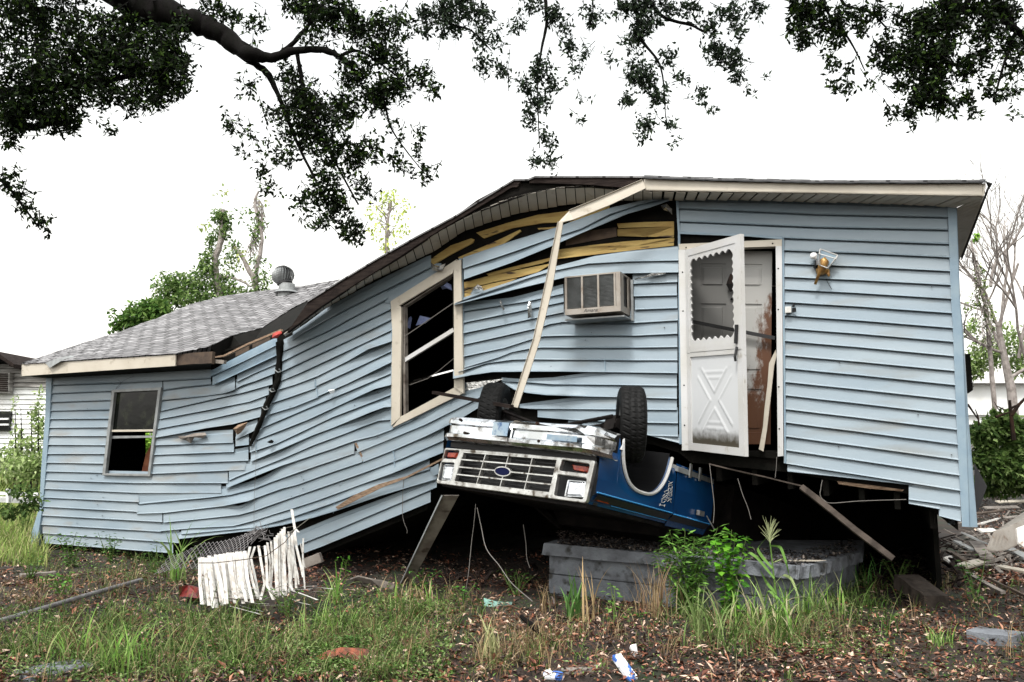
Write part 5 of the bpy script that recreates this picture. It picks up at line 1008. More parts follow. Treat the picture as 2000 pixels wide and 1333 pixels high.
plank('short_plank', 'small brown plank in the leaves by the soda can', G(1092, 1308, .04), G(1172, 1302, .05), .09, .025, 'wood_grey')
plank('short_plank', 'dark board end at the bottom edge right of the soda can', G(1120, 1340, .03), G(1200, 1328, .03), .05, .02, 'wood_brown')
plank('wood_block', 'stubby block of wood under the lower blue siding behind the slats', PD(592, 1092, 8.9), PD(625, 1080, 8.9), .09, .10, 'wood_grey', 'wood block')
mb = MB(); mb.tube([G(1018,1205,.16), G(1040,1222,.13), G(1062,1242,.08), G(1080,1262,.05), G(1096,1278,.02)], [.018,.022,.025,.022,.02], 8); mb.tube([G(1062,1242,.08), G(1052,1238,.14), G(1035,1225,.2)], [.012,.008,.004], 6); mb.build('dead_branch', M['bark'], label='dark rotten stick poking up from the leaves at centre', cat='branch')
mb = MB(); mb.tube([G(-30,1222,.10), G(80,1190,.10), G(180,1160,.10), G(276,1133,.10)], .022, 10); mb.build('fence_pipe', M['pipe'], label='fallen grey fence pipe lying at the left edge of the yard', cat='pipe')
can = thing('soda_can', G(1080, 1322), 'crushed white and blue soda can lying in the leaves', 'can')
ca, cb = G(1063, 1318, .04), G(1100, 1322, .04); dc = (cb-ca)/np.linalg.norm(cb-ca); mb = MB(); mb.tube([ca, ca+dc*.006, ca+dc*.015, ca+dc*.06, cb-dc*.018, cb-dc*.008, cb], [.020,.026,.032,.030,.032,.027,.022], 16); mb.build('body', M['blueprint'], can, smooth=False)
mb = MB(); mb.tube([ca-dc*.001, ca], .024, 14); mb.build('lid', M['silver'], can)
mb = MB(); q = [G(1196,1280,.17), G(1212,1276,.16), G(1246,1322,.03), G(1232,1332,.02)]; mb.hexa(q+[v+np.array([0,.01,-.03]) for v in q]); mb.build('crushed_carton', M['blueprint'], label='white and blue crushed carton standing on edge in the dirt', cat='carton')
mb = MB(); c = G(1243, 1284, .03); mb.tube([c, c+np.array([-.025,.01,.08])], [.016,.030], 14, cap=False); mb.build('paper_cup', M['paper'], label='small white paper cone cup beside the crushed carton', cat='cup')
mb = MB(); A = [G(945,1168,.05), G(965,1174,.06), G(985,1176,.05), G(1000,1176,.03)]; B = [G(945,1184,.01), G(965,1186,.01), G(985,1184,.01), G(1000,1182,.01)]; mb.ribbon(A, B, (0,.02,-.01)); mb.build('plastic_bottle', M['green_glass'], label='flattened pale green plastic bottle on the leaves below the truck', cat='bottle')
mb = MB(); mb.ribbon([G(350,1146,.16), G(368,1143,.16), G(392,1150,.15)], [G(350,1166,.06), G(368,1166,.07), G(392,1170,.06)], (0,.1,-.02)); mb.build('red_bucket', M['redstuff'], label='broken red plastic piece beside the fallen white slats', cat='plastic scrap')
mb = MB(); A = [G(375+i*14, 1165+3*math.sin(i), .03+.02*math.sin(i*2)) for i in range(4)]; mb.tube(A, [.03,.045,.04,.02], 7); mb.build('red_cloth', M['redstuff'], label='crumpled red scrap on the ground under the slats', cat='cloth')
mb = MB(); rs5 = random.Random(5)
c = G(665, 1285, .05); V = [c+np.array([.22*math.cos(t)*rs5.uniform(.6,1.1), .10*math.sin(t), rs5.uniform(-.02,.05)]) for t in np.linspace(0,6.283,12,endpoint=False)]+[c+np.array([0,0,.07])]; mb.add(V, [(i,(i+1)%12,12) for i in range(12)]); mb.build('rotten_log', mat('orange_rot', (.22,.06,.03), (.06,.025,.015), scale=18, rough=.9, bump=.8), label='rotten reddish stump fragment in the foreground weeds', cat='stump')
plank('flat_stone', 'flat pale slab half buried at the lower left corner', G(40, 1318, .03), G(170, 1292, .03), .3, .04, 'concrete', 'stone slab')
plank('flat_board', 'weathered board on the ground under the left corner of the house', G(40, 1122, .06), G(108, 1116, .06), .12, .03, 'wood_grey')
# --- bundle of white slats
sl = thing('white_slat_fence', G(490, 1180), 'collapsed roll of white vinyl slats standing in the grass before the low wall', 'slats')
slats = []; 
for i in range(7): x = 386+i*4.8; slats.append(([(x, 1090+rs.uniform(-3,2)+i*-.5), (x+2+i*1.5, 1135), (x+4+i*3, 1185+rs.uniform(-5,5))], 6.6))
for i in range(15): x = 418+i*4.1; slats.append(([(x, 1084-i*.5+rs.uniform(-1,1)), (x+5, 1130), (x+9+i*.5, 1172+rs.uniform(-4,8))], 6.2))
slats += [([(485,1068),(481,1090),(491,1135),(500,1170)],5), ([(497,1068),(487,1091),(497,1135),(503,1168)],4.5), ([(503,1066),(509,1100),(514,1140),(506,1172)],5), ([(515,1066),(518,1100),(519,1145),(530,1172)],5), ([(521,1060),(525,1100),(524,1145),(534,1170)],4), ([(527,1058),(530,1100),(528,1145),(538,1165)],4)]
for i in range(6): x = 534+i*3.6; slats.append(([(x, 1050-i*4), (x+2, 1100), (x+4, 1164+rs.uniform(-4,4))], 4.5))
slats += [([(567,995),(571,1015),(573,1037),(568,1090),(572,1129)],5),([(571,1038),(577,1070),(584,1100),(590,1128)],5),([(565,1046),(563,1090),(566,1140),(570,1155)],3.5),([(557,1050),(560,1090),(565,1130)],4),([(586,1062),(590,1085),(594,1108)],2.5),([(575,1095),(579,1120),(581,1142)],3),([(552,1048),(575,1034),(604,1012)],3),([(545,1034),(570,1028),(582,1040)],4),([(560,1135),(570,1155),(600,1165),(618,1172)],5),([(505,1175),(540,1160),(575,1152)],4)]
for i in range(16):
    x, y = rs.uniform(400, 610), rs.uniform(1150, 1190); a = rs.uniform(-.5, .5); l = rs.uniform(25, 70); slats.append(([(x, y), (x+l*.5*math.cos(a), y+l*.5*math.sin(a)-rs.uniform(0,6)), (x+l*math.cos(a), y+l*math.sin(a)*.6)], rs.uniform(1.5,3)))
for i in range(6):
    x = rs.uniform(540, 590); slats.append(([(x, 1045+rs.uniform(-10,25)), (x+rs.uniform(-6,8), 1095), (x+rs.uniform(-8,14), 1140+rs.uniform(-20,20))], rs.uniform(2.5,4.5)))
for i, (pts, w_) in enumerate(slats):
    mb = MB(); Yd = 7.75+.10*math.sin(i*1.7)+.05*(i % 3)
    tl = 0.0
    pts = [(x+rs.uniform(-1.5,1.5), y) for x, y in pts]; A = [PD(x, y, Yd+.004*(1110-y)) for x, y in pts]; B = [PD(x+w_, y+rs.uniform(-.5,.5), Yd+.004*(1110-y)+.02) for x, y in pts]; mb.ribbon(A, B, (0,.006,0)); mb.build('slat', M['white'], sl)
mb = MB(); mb.tube([PD(388,1100,7.6), PD(420,1100,7.6), PD(480,1093,7.6), PD(520,1086,7.6), PD(556,1060,7.6), PD(575,1036,7.6)], .004, 5); mb.tube([PD(415,1168,7.55), PD(450,1170,7.55), PD(505,1172,7.55)], .005, 5); mb.build('tie_cord', M['wood_brown'], sl)
# --- chain link mesh
cl = MB()
def chain(x0, y0, x1, y1, x2, y2, x3, y3, nu, nv, Y0, Y1):
    Pq = lambda u, v: PD((x0*(1-u)+x1*u)*(1-v)+(x3*(1-u)+x2*u)*v, (y0*(1-u)+y1*u)*(1-v)+(y3*(1-u)+y2*u)*v + 3*math.sin(u*5+v*2), Y0*(1-v)+Y1*v)
    for i in range(-nv, nu):
        for sg in (1, -1):
            pts = []
            for j in range(nv+1):
                u = (i+j if sg == 1 else i+nv-j)/nu
                if 0 <= u <= 1: pts.append(Pq(u, j/nv)+np.array([0, .006*(j % 2)*sg, 0]))
            if len(pts) > 1: cl.tube(pts, .0028, 4, cap=False)
chain(400,1060,505,1040,470,1085,385,1105,13,5,8.5,8.1); chain(330,1085,400,1062,385,1110,300,1120,8,4,8.4,8.0)
for i in range(40): 
    p = PD(rs.gauss(505,12), rs.gauss(1045,9), 8.4); cl.tube([p, p+np.array([rs.uniform(-.06,.06), rs.uniform(-.03,.03), rs.uniform(-.05,.05)]), p+np.array([rs.uniform(-.08,.08), 0, rs.uniform(-.08,.08)])], .003, 4)
cl.build('chain_link_fence', M['pipe'], label='torn chain link mesh sagging under the low blue wall', cat='fence')
# --- debris heap at the right
deb = 'broken boards heaped right of the house'
kinds = ['wood_grey','wood_brown','white','cream','wood_grey','grey_alu']; nm = ['grey','brown','white','cream','weathered','metallic']
spots = [(1925,990,1990,984,.1),(1900,1003,1960,990,.08),(1910,1022,1950,1006,.1),(1950,978,2005,972,.12),(1930,970,1975,962,.08),(1885,1040,1935,1060,.10),(1905,1055,1930,1085,.16),(1862,1075,1890,1092,.14),(1850,1090,1875,1078,.08),(1880,1100,1935,1085,.12),(1935,1092,1990,1070,.10),(1960,1062,2010,1085,.12),(1890,1115,1960,1150,.05),(1930,1125,2010,1160,.05),(1915,1035,1945,1030,.1),(1950,1100,2005,1108,.1),(1965,1010,2010,1000,.08),(1870,1055,1900,1068,.1)]
where = ['at the back of the heap','nearest the house corner','beneath the curved panel','at the top of the heap','in the far row of the heap','at the front of the heap','standing on end','beside the corner post','at the foot of the heap','bridging the front of the heap','under the pale panel','at the picture edge','sliding down into the weeds','lowest in the weeds','wedged behind the curved panel','poking out at the right','lying along the rear','tilted against the corner']
for i, (x0, y0, x1, y1, w_) in enumerate(spots):
    h = .12+.18*((1100-min(y0,1100))/130); plank('broken_board', f'{nm[i%6]} broken board {where[i]} right of the house', G(x0, y0+14, h*.5)+[0,0,h*.5], G(x1, y1+14, h*.5)+[0,0,h*.35], w_, .025, kinds[i%6], 'board', up=(rs.uniform(-.5,.5), rs.uniform(-.6,.2), 1), group=deb)
mb = MB(); A, B = [], []
for k in range(9): 
    t = k/8; A.append(PD(1934+t*66, 1044-t*44, 7.6+.35*t)); B.append(PD(1926-0*t+t*60, 1072-t*10+8*math.sin(t*3), 7.0+.35*t))
mid = [(a+b)/2+np.array([0,-.1,.10]) for a, b in zip(A, B)]; mb.ribbon(A, mid, (0,0,-.01)); mb.ribbon(mid, B, (0,0,-.01)); mb.build('curved_panel', M['acmetal'], label='large curved beige sheet metal panel on the debris heap', cat='panel')
mb = MB(); q = [PD(1985,1032,7.0), PD(2012,1022,7.2), PD(2012,1075,6.8), PD(1990,1062,6.9)]; mb.ribbon([q[0], q[1]], [q[3], q[2]], (0,0.02,-.01)); mb.build('white_sheet', M['white'], label='white ribbed sheet at the right edge of the debris heap', cat='panel')
mb3 = MB()
for i in range(150):
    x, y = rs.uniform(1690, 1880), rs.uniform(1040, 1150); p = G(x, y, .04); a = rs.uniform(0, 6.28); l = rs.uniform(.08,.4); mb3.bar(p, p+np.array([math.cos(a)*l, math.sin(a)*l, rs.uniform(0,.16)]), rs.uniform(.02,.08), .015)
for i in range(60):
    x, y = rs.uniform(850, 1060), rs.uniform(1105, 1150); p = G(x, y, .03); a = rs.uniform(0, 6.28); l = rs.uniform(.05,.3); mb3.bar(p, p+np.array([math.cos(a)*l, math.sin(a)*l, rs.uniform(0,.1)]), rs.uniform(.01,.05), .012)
mb3.build('rubble', M['wood_dark'], label='broken rubble coloured near-black for the shade under the house', cat='rubble', kind='stuff')  # dark filler, underfloor shade put into the wood colour
for i in range(170):
    mb2 = MB() if i == 0 else mb2; x, y = rs.uniform(1850, 2010), rs.uniform(975, 1120); p = G(x, y, .05); a = rs.uniform(0, 6.28); l = rs.uniform(.06,.3); mb2.bar(p+[0,0,.06], p+np.array([math.cos(a)*l, math.sin(a)*l, .06+rs.uniform(-.05,.12)]), rs.uniform(.01,.05), .012)
mb2.build('wood_splinters', M['wood_grey'], label='small splinters strewn through the debris heap', cat='debris', kind='stuff')
mb = MB(); mb.ribbon([FP(1903,905,-.3), FP(1928,950,-.3)], [FP(1905,1000,-.3), FP(1910,1000,-.3)], -FN*.01); mb.build('black_sheet', M['black'], label='hanging black sheet behind the flaring corner trim', cat='sheet')  # plain black sheet right of the corner
# --- hanging roots / wires beneath the truck
w3 = lambda L: [PD(*p) for p in L]
wire(w3([(929,985,8.1),(926,1020,8.1),(921,1060,8.1),(915,1120,8.0),(910,1150,8.0)]), .003, 'hanging_vine', 'thin pale vine hanging under the grille on the left')
wire(w3([(932,992,8.0),(940,1030,8.0),(950,1072,7.9),(975,1105,7.7),(1000,1140,7.5),(1040,1175,7.2)]), .0045, 'hanging_vine', 'crooked vine dropping from the truck to the ground')
wire(w3([(1022,1025,7.9),(1027,1060,7.9),(1029,1090,7.9),(1035,1110,7.9)]), .003, 'hanging_vine', 'short wire hanging below the middle of the grille')
wire(w3([(1386,908,7.4),(1391,950,7.4),(1395,990,7.4),(1393,1022,7.4)]), .0035, 'hanging_vine', 'pale cord hanging in front of the blue door')
wire(w3([(1441,935,7.3),(1450,965,7.3),(1460,990,7.3),(1467,1015,7.3)]), .0035, 'hanging_vine', 'pale cord hanging in the dark right of the truck')
wire(w3([(1517,893,7.6),(1516,915,7.6),(1514,933,7.6)]), .003, 'hanging_vine', 'thin cord hanging from the right door jamb')
wire(w3([(1606,938,7.3),(1603,955,7.3),(1602,968,7.3),(1610,978,7.3),(1625,983,7.3),(1680,979,7.3),(1770,976,7.3)]), .0035, 'hanging_vine', 'thin cable looping under the right part of the house')
# ================================================================= WEEDS THAT CAN BE COUNTED
def vnp(x): return np.array(x, float)
def tuft(name, label, px, py, n, h0, h1, wd, cols, lean=1.2, spread=.05, cat='grass tuft', zz=None, group=None):
    c = G(px, py) if zz is None else G(px, py, zz); P = c+RNG.normal(0, spread, (n, 3)); P[:, 2] = gz(c[0], c[1]) if zz is None else zz
    V, Fq, C = blades(P, RNG.uniform(h0, h1, n), RNG.uniform(.35, lean, n), RNG.uniform(0, 6.28, n), np.full(n, wd)*RNG.uniform(.7,1.2,n), tint(n, cols, .2), 7)
    return mesh(name, V, Fq, M['grass'], col=C, label=label, cat=cat, group=group)
LG = [(.20,.34,.07),(.13,.26,.05),(.26,.36,.12)]
tuft('grass_tuft', 'tall arching grass tuft in front of the low left siding', 345, 1130, 22, .5, .95, .022, LG, 1.7)
tuft('grass_tuft', 'bright grass tuft just right of the white slats', 655, 1180, 16, .25, .5, .016, LG, 1.8, .03)
tuft('grass_tuft', 'dark green broad grass clump before the left end of the porch base', 1122, 1215, 20, .25, .50, .022, [(.09,.2,.05),(.14,.27,.08)], 1.5, .04)
tuft('dry_grass_clump', 'dead straw coloured grass clump against the porch base', 1285, 1212, 80, .25, .55, .008, DRY+[(.2,.13,.08)], 1.0, .08, 'dry grass')
tuft('dry_grass_clump', 'bent dry reed stalks beside the broad grass clump', 1148, 1222, 7, .35, .6, .016, [(.42,.3,.16)], .9, .02, 'dry grass')
tuft('dry_grass_clump', 'small grey dead weed clump behind the rotten stick', 1064, 1204, 26, .12, .32, .007, DRY, .8, .04, 'dry grass')
tuft('grass_tuft', 'pale tuft of thin grass in the leaves left of the soda can', 960, 1300, 30, .15, .38, .008, [(.38,.40,.2),(.3,.3,.14)], 1.5, .04)
tuft('grass_tuft', 'long flopping grass to the right of the seeding stalk', 1590, 1200, 70, .2, .5, .011, LG+[(.3,.3,.16)], 1.9, .16)
tuft('grass_tuft', 'long flopping grass at the foot of the seeding stalk', 1500, 1235, 75, .25, .6, .014, LG+[(.36,.33,.2)], 2.0, .14)
tuft('grass_tuft', 'pale swept-over grass left of the seeding stalk', 1380, 1260, 40, .25, .55, .014, [(.20,.26,.10),(.13,.2,.06)], 1.9, .09)
tuft('grass_tuft', 'wiry grass tuft in the lower left corner', 235, 1310, 60, .2, .42, .010, LG, 1.6, .12)
tuft('grass_tuft', 'coarse grass tuft beside the fence pipe', 140, 1290, 60, .15, .4, .009, LG+DRY, 1.6, .14)
tuft('grass_tuft', 'thin grass tuft near the concrete chunk', 1840, 1255, 40, .08, .22, .006, LG, 1.5, .05)
tuft('grass_tuft', 'green grass tuft between rotten stump and slats', 640, 1230, 60, .15, .4, .009, LG, 1.5, .12)
tuft('grass_tuft', 'yellowing grass below the leaning post', 800, 1185, 90, .12, .34, .009, LG+DRY, 1.6, .16)
tuft('grass_tuft', 'green sprouts hard by the right end of the porch base', 1690, 1150, 26, .15, .45, .010, [(.1,.24,.06)], 1.6, .10)
# seeding stalk
st_ = thing('seeding_grass', G(1500, 1200), 'tall green grass stalk with a feathery seed head in front of the porch base', 'grass stalk')
Yg = G(1500, 1200)[1]; mb = MB(); stalk = [PD(1522,1200,Yg), PD(1514,1150,Yg), PD(1509,1105,Yg), PD(1505,1068,Yg), PD(1503,1058,Yg)]; mb.tube(stalk, [.012,.010,.008,.006,.004], 6)
mesh('stem', mb.V, mb.F, M['weed'], st_, col=np.tile((.14,.25,.06), (len(mb.V), 1)))
mb = MB()
for i in range(34):
    t = i/34; p = PD(1504-2*t, 1062-22*t, Yg); a = rs.uniform(-1.1,1.1)*(1-.4*t); l = rs.uniform(.10,.2); y = rs.uniform(-.5,.5); q = p+vnp([math.sin(a)*l*.7, y*.08, math.cos(a)*l]); mb.tube([p, (p+q)/2+vnp([0,0,.01]), q], [.0025,.003,.001], 4)
mesh('seed_head', mb.V, mb.F, M['weed'], st_, col=np.tile((.42,.46,.25), (len(mb.V), 1)))
def bladeleaf(pts, wd, m, parent, col):
    A, B = [], []; n = len(pts)
    for i, p in enumerate(pts): t = i/(n-1); w_ = wd*math.sin(math.pi*min(1, .12+.88*t)**.8)*.5+.0015; s = vnp([.75,.3,.5]); A.append(p-s*w_); B.append(p+s*w_)
    mb = MB(); mb.ribbon(A, B, (0,.002,0)); mesh('leaf_blade', mb.V, mb.F, m, parent, col=np.tile(col, (len(mb.V), 1)))
for L in ([(1508,1110),(1490,1090),(1478,1072),(1500,1048),(1504,1046)], [(1504,1066),(1525,1068),(1536,1100),(1543,1130)], [(1512,1130),(1480,1090),(1462,1078),(1445,1095),(1438,1115)], [(1514,1140),(1530,1122),(1546,1130),(1560,1165),(1566,1190)], [(1516,1160),(1498,1140),(1485,1115)], [(1518,1170),(1500,1150),(1492,1195),(1488,1225)], [(1520,1185),(1532,1178),(1530,1220),(1522,1250)], [(1508,1100),(1528,1092),(1538,1090)]):
    P = [PD(x, y, Yg+rs.uniform(-.08,.08)) for x, y in L]; S = []
    for i in range(len(P)-1):
        for k in range(4): S.append(P[i]*(1-k/4)+P[i+1]*(k/4))
    S.append(P[-1]); S = [S[0]]+[(S[i-1]+S[i]*2+S[i+1])/4 for i in range(1, len(S)-1)]+[S[-1]]; bladeleaf(S, .03, M['weed'], st_, rs.choice([(.16,.3,.07),(.3,.38,.16),(.12,.24,.05)]))
# leafy weeds
def weed(name, label, px, py, top, n, ln, wd, spreadx, cols, stems=4, Y=None, cat='weed', zz=0):
    base = G(px, py, zz); Y = Y or base[1]; H = (py-top)/FPX*Y; t = thing(name, base, label, cat); mb = MB(); cs, ds = [], []
    for s_i in range(stems):
        a = (s_i-(stems-1)/2)/max(1, stems-1)*2 if stems > 1 else 0; tip = base+vnp([a*spreadx+rs.uniform(-.03,.03), rs.uniform(-.12,.12), H*rs.uniform(.7,1)]); mid = base*.5+tip*.5+vnp([rs.uniform(-.03,.03), 0, .03]); mb.tube([base, mid, tip], [.007,.005,.002], 5)
        k = n//stems
        for j in range(k):
            f = (j+1)/k; p = (base*(1-f)+mid*f if f < .5 else mid*(1-f)+tip*f) if False else base*(1-f)**2+mid*2*f*(1-f)+tip*f*f
            az = j*2.4+rs.random(); cs.append(p+vnp([math.cos(az), math.sin(az), 0])*rs.uniform(0,.05)); ds.append((math.cos(az), math.sin(az), rs.uniform(-.5,.45)))
    mesh('stem', mb.V, mb.F, M['weed'], t, col=np.tile((.12,.18,.05), (len(mb.V), 1)))
    n2 = len(cs); V, Fq, C = leaves(vnp(cs), vnp(ds), np.tile((0,0,1.), (n2,1))+RNG.normal(0,.3,(n2,3)), RNG.uniform(.7,1.2,n2)*ln, RNG.uniform(.8,1.1,n2)*wd, tint(n2, cols, .25), .12); mesh('foliage', V, Fq, M['weed'], t, col=C)
GW = [(.13,.26,.05),(.09,.2,.04),(.18,.32,.08)]
weed('leafy_weed', 'bushy narrow-leaved weed standing against the porch base', 1345, 1200, 1036, 900, .10, .027, .27, [(.09,.2,.035),(.05,.12,.02),(.15,.3,.06)], 13)
weed('leafy_vine', 'bright heart-leaved vine climbing at the middle of the porch base', 1428, 1208, 1036, 330, .075, .068, .13, [(.09,.26,.02),(.14,.34,.03),(.05,.16,.02)], 7)
weed('leafy_weed', 'small broad-leaved sapling weed right of the broad grass clump', 1200, 1225, 1142, 26, .065, .035, .03, GW, 2)
weed('leafy_weed', 'low round-leaved weed at the foot of the dead grass clump', 1235, 1215, 1196, 24, .05, .04, .1, [(.1,.27,.04)], 4)
weed('leafy_weed', 'dark creeping weed under the left corner of the house', 140, 1110, 1042, 160, .06, .04, .22, [(.05,.11,.025),(.09,.18,.04)], 6)
weed('leafy_weed', 'dark leafy weed below the small window', 215, 1100, 1040, 110, .06, .03, .12, [(.05,.11,.025),(.1,.2,.05)], 5)
weed('leafy_weed', 'low green vine on the litter left of the fence pipe', 120, 1165, 1120, 70, .05, .035, .15, [(.1,.24,.04)], 4)
weed('leafy_weed', 'ivy-like sprout at the left edge of the chain link', 385, 1095, 1050, 60, .06, .05, .1, [(.12,.3,.04)], 3)
weed('leafy_weed', 'small weed glowing green under the dark siding edge', 675, 1125, 1080, 26, .05, .03, .05, [(.1,.3,.03)], 2)
weed('leafy_weed', 'green seedlings where the leaning post meets the ground', 830, 1150, 1108, 50, .05, .028, .16, [(.08,.24,.04)], 5)
weed('leafy_weed', 'seedling cluster left of the hanging vine', 905, 1172, 1140, 30, .045, .03, .1, [(.08,.24,.04)], 3)
weed('leafy_weed', 'low nettle-like weeds in the foreground by the rotten stump', 690, 1262, 1235, 80, .03, .02, .14, [(.07,.16,.04)], 6)
weed('leafy_weed', 'leafy weed in the shadow right of the timber', 1905, 1180, 1080, 60, .06, .035, .12, [(.06,.16,.04),(.1,.22,.05)], 3)
weed('leafy_weed', 'tall weedy sapling growing at the left house corner', 45, 1060, 905, 110, .09, .03, .25, [(.13,.22,.05),(.2,.3,.08)], 6)
for i, (x_, y_, lab) in enumerate(((420,1150,'weeds pushing up behind the fallen white slats'),(300,1125,'dark weeds under the low siding between window and slats'),(60,1135,'straggly weeds at the far left below the fallen corner trim'),(1755,1150,'weeds between the grey timber and the porch base'),(1010,1170,'sparse weeds in front of the left end of the porch base'),(560,1205,'low weeds in front of the fallen slats'))):
    weed('leafy_weed', lab, x_, y_, y_-58, 110, .05, .02, .16, [(.06,.13,.03),(.10,.2,.05),(.04,.08,.02)], 7)
# dead twigs under the truck
mb = MB()
for i in range(26):
    x = rs.uniform(830, 1060); p = G(x, rs.uniform(1120, 1165)); a = rs.uniform(-1.2,1.2); l = rs.uniform(.15,.5); q = p+vnp([math.sin(a)*l, rs.uniform(-.1,.1), math.cos(a)*l*.6]); mb.tube([p, (p+q)/2+vnp([rs.uniform(-.03,.03),0,.03]), q], [.006,.005,.002], 5)
mb.build('dead_brush', M['rust'], label='tangle of dead brown twigs in the gloom beneath the truck', cat='brush', kind='stuff')

# ================================================================= OVERHANGING OAKS
def canopy(tree, clumps, cols, leaf=.052, m='leaf', dens=1.0):
    cs, ds = [], []; tw = MB()
    for (px, py, rx, ry, Yd, k) in clumps:
        c = PD(px, py, Yd); sx_, sz_ = rx/FPX*Yd, ry/FPX*Yd; k = int(k*dens)
        for s_i in range(k):
            v = RNG.normal(0, 1, 3); v *= (RNG.uniform(0,1)**.42)/np.linalg.norm(v); p = c+v*vnp([sx_, max(sx_, sz_)*.8, sz_])
            od = RNG.normal(0,.8,3)+vnp([v[0], v[1], v[2]-.9]); od /= np.linalg.norm(od); Ls = RNG.uniform(.10,.20)
            if s_i % 2 == 0: tw.tube([p-od*Ls*1.2, p-od*Ls*.3+RNG.normal(0,.01,3), p+od*Ls*.5], [.0045,.0035,.0015], 3, cap=False)
            for j in range(9):
                f = j/8; cs.append(p-od*Ls*(1-f)*1.0+RNG.normal(0,.012,3)); r = RNG.normal(0,1,3); r -= od*(r@od); r /= np.linalg.norm(r)+1e-9; ds.append(od*.55+r*.85)
    n = len(cs); V, Fq, C = leaves(vnp(cs), vnp(ds), rdir(n), RNG.uniform(.65,1.2,n)*leaf, RNG.uniform(.34,.52,n)*leaf, tint(n, cols, .45), .15)
    mesh('foliage', V, Fq, M[m], tree, col=C); return tw
OAK_BACKLIT = [(.007,.013,.004),(.012,.024,.006),(.004,.007,.003),(.007,.012,.004),(.04,.075,.012),(.015,.03,.008)]  # near-black tints put the backlit silhouette into the leaf colour
def limb(mb, pts, n=9):                     # pts: (px, py, Y, diameter px)
    P = [PD(x, y, Yd) for x, y, Yd, w_ in pts]; Rr = [w_/2/FPX*Yd for x, y, Yd, w_ in pts]; S, R2 = [], []
    for i in range(len(P)-1):
        p0, p1, p2, p3 = P[max(i-1,0)], P[i], P[i+1], P[min(i+2,len(P)-1)]
        for k in range(5): t = k/5; S.append(.5*((2*p1)+(-p0+p2)*t+(2*p0-5*p1+4*p2-p3)*t*t+(-p0+3*p1-3*p2+p3)*t**3)+RNG.normal(0,.12,3)*Rr[i]); R2.append((Rr[i]*(1-t)+Rr[i+1]*t)*RNG.uniform(.92,1.1))
    S.append(P[-1]); R2.append(Rr[-1]); mb.tube(S, R2, n)
oak = thing('oak_tree', (-6.2, 4.5, 0), 'large dark oak reaching in from the left with its heavy limb and hanging leaf sprays', 'tree')
mb = MB(); mb.tube([vnp([-6.2,4.5,-.2]), vnp([-6.1,4.6,1.2]), vnp([-5.8,4.9,3.0]), vnp([-5.2,5.4,4.6])], [.62,.48,.42,.38], 14)
P0 = vnp([-5.2,5.4,4.6]); mb.tube([P0, vnp([-4.9,6.2,6.3]), PD(215,-40,7.2), PD(262,-8,7.2)], [.36,.3,.22,.2], 12); mb.build('trunk', M['bark'], oak, smooth=True)
mb = MB(); limb(mb, [(235,-30,7.2,95),(290,10,7.2,80),(340,32,7.2,54),(400,50,7.2,46),(445,75,7.2,42),(485,103,7.1,30),(530,113,7.1,20),(575,100,7.1,16),(630,98,7.0,14),(665,112,7.0,12),(690,135,7.0,9),(705,160,7.0,5)])
limb(mb, [(440,80,7.2,24),(480,112,7.2,17),(520,142,7.2,14),(540,180,7.2,10),(560,230,7.2,8),(590,300,7.2,6),(625,370,7.2,5),(650,430,7.2,3)]); limb(mb, [(545,108,7.1,13),(575,82,7.1,10),(610,40,7.1,8),(640,-10,7.1,7)]); limb(mb, [(668,108,7,8),(700,100,7,6),(750,130,7,4),(800,170,7,3)])
limb(mb, [(30,250,7,20),(100,242,7,12),(160,236,7,6)]); limb(mb, [(0,180,7,24),(120,170,7,16),(250,150,7,9),(330,140,7,4)]); limb(mb, [(580,105,7.1,9),(600,200,7.2,7),(640,290,7.2,5),(700,400,7.2,4)]); limb(mb, [(740,140,7,6),(760,240,7,4),(790,290,7,3),(830,340,7,2)]); limb(mb, [(-30,330,7,8),(15,365,7,6),(50,410,7,5),(80,450,7,2)])
mb.build('limbs', M['bark'], oak, smooth=True)
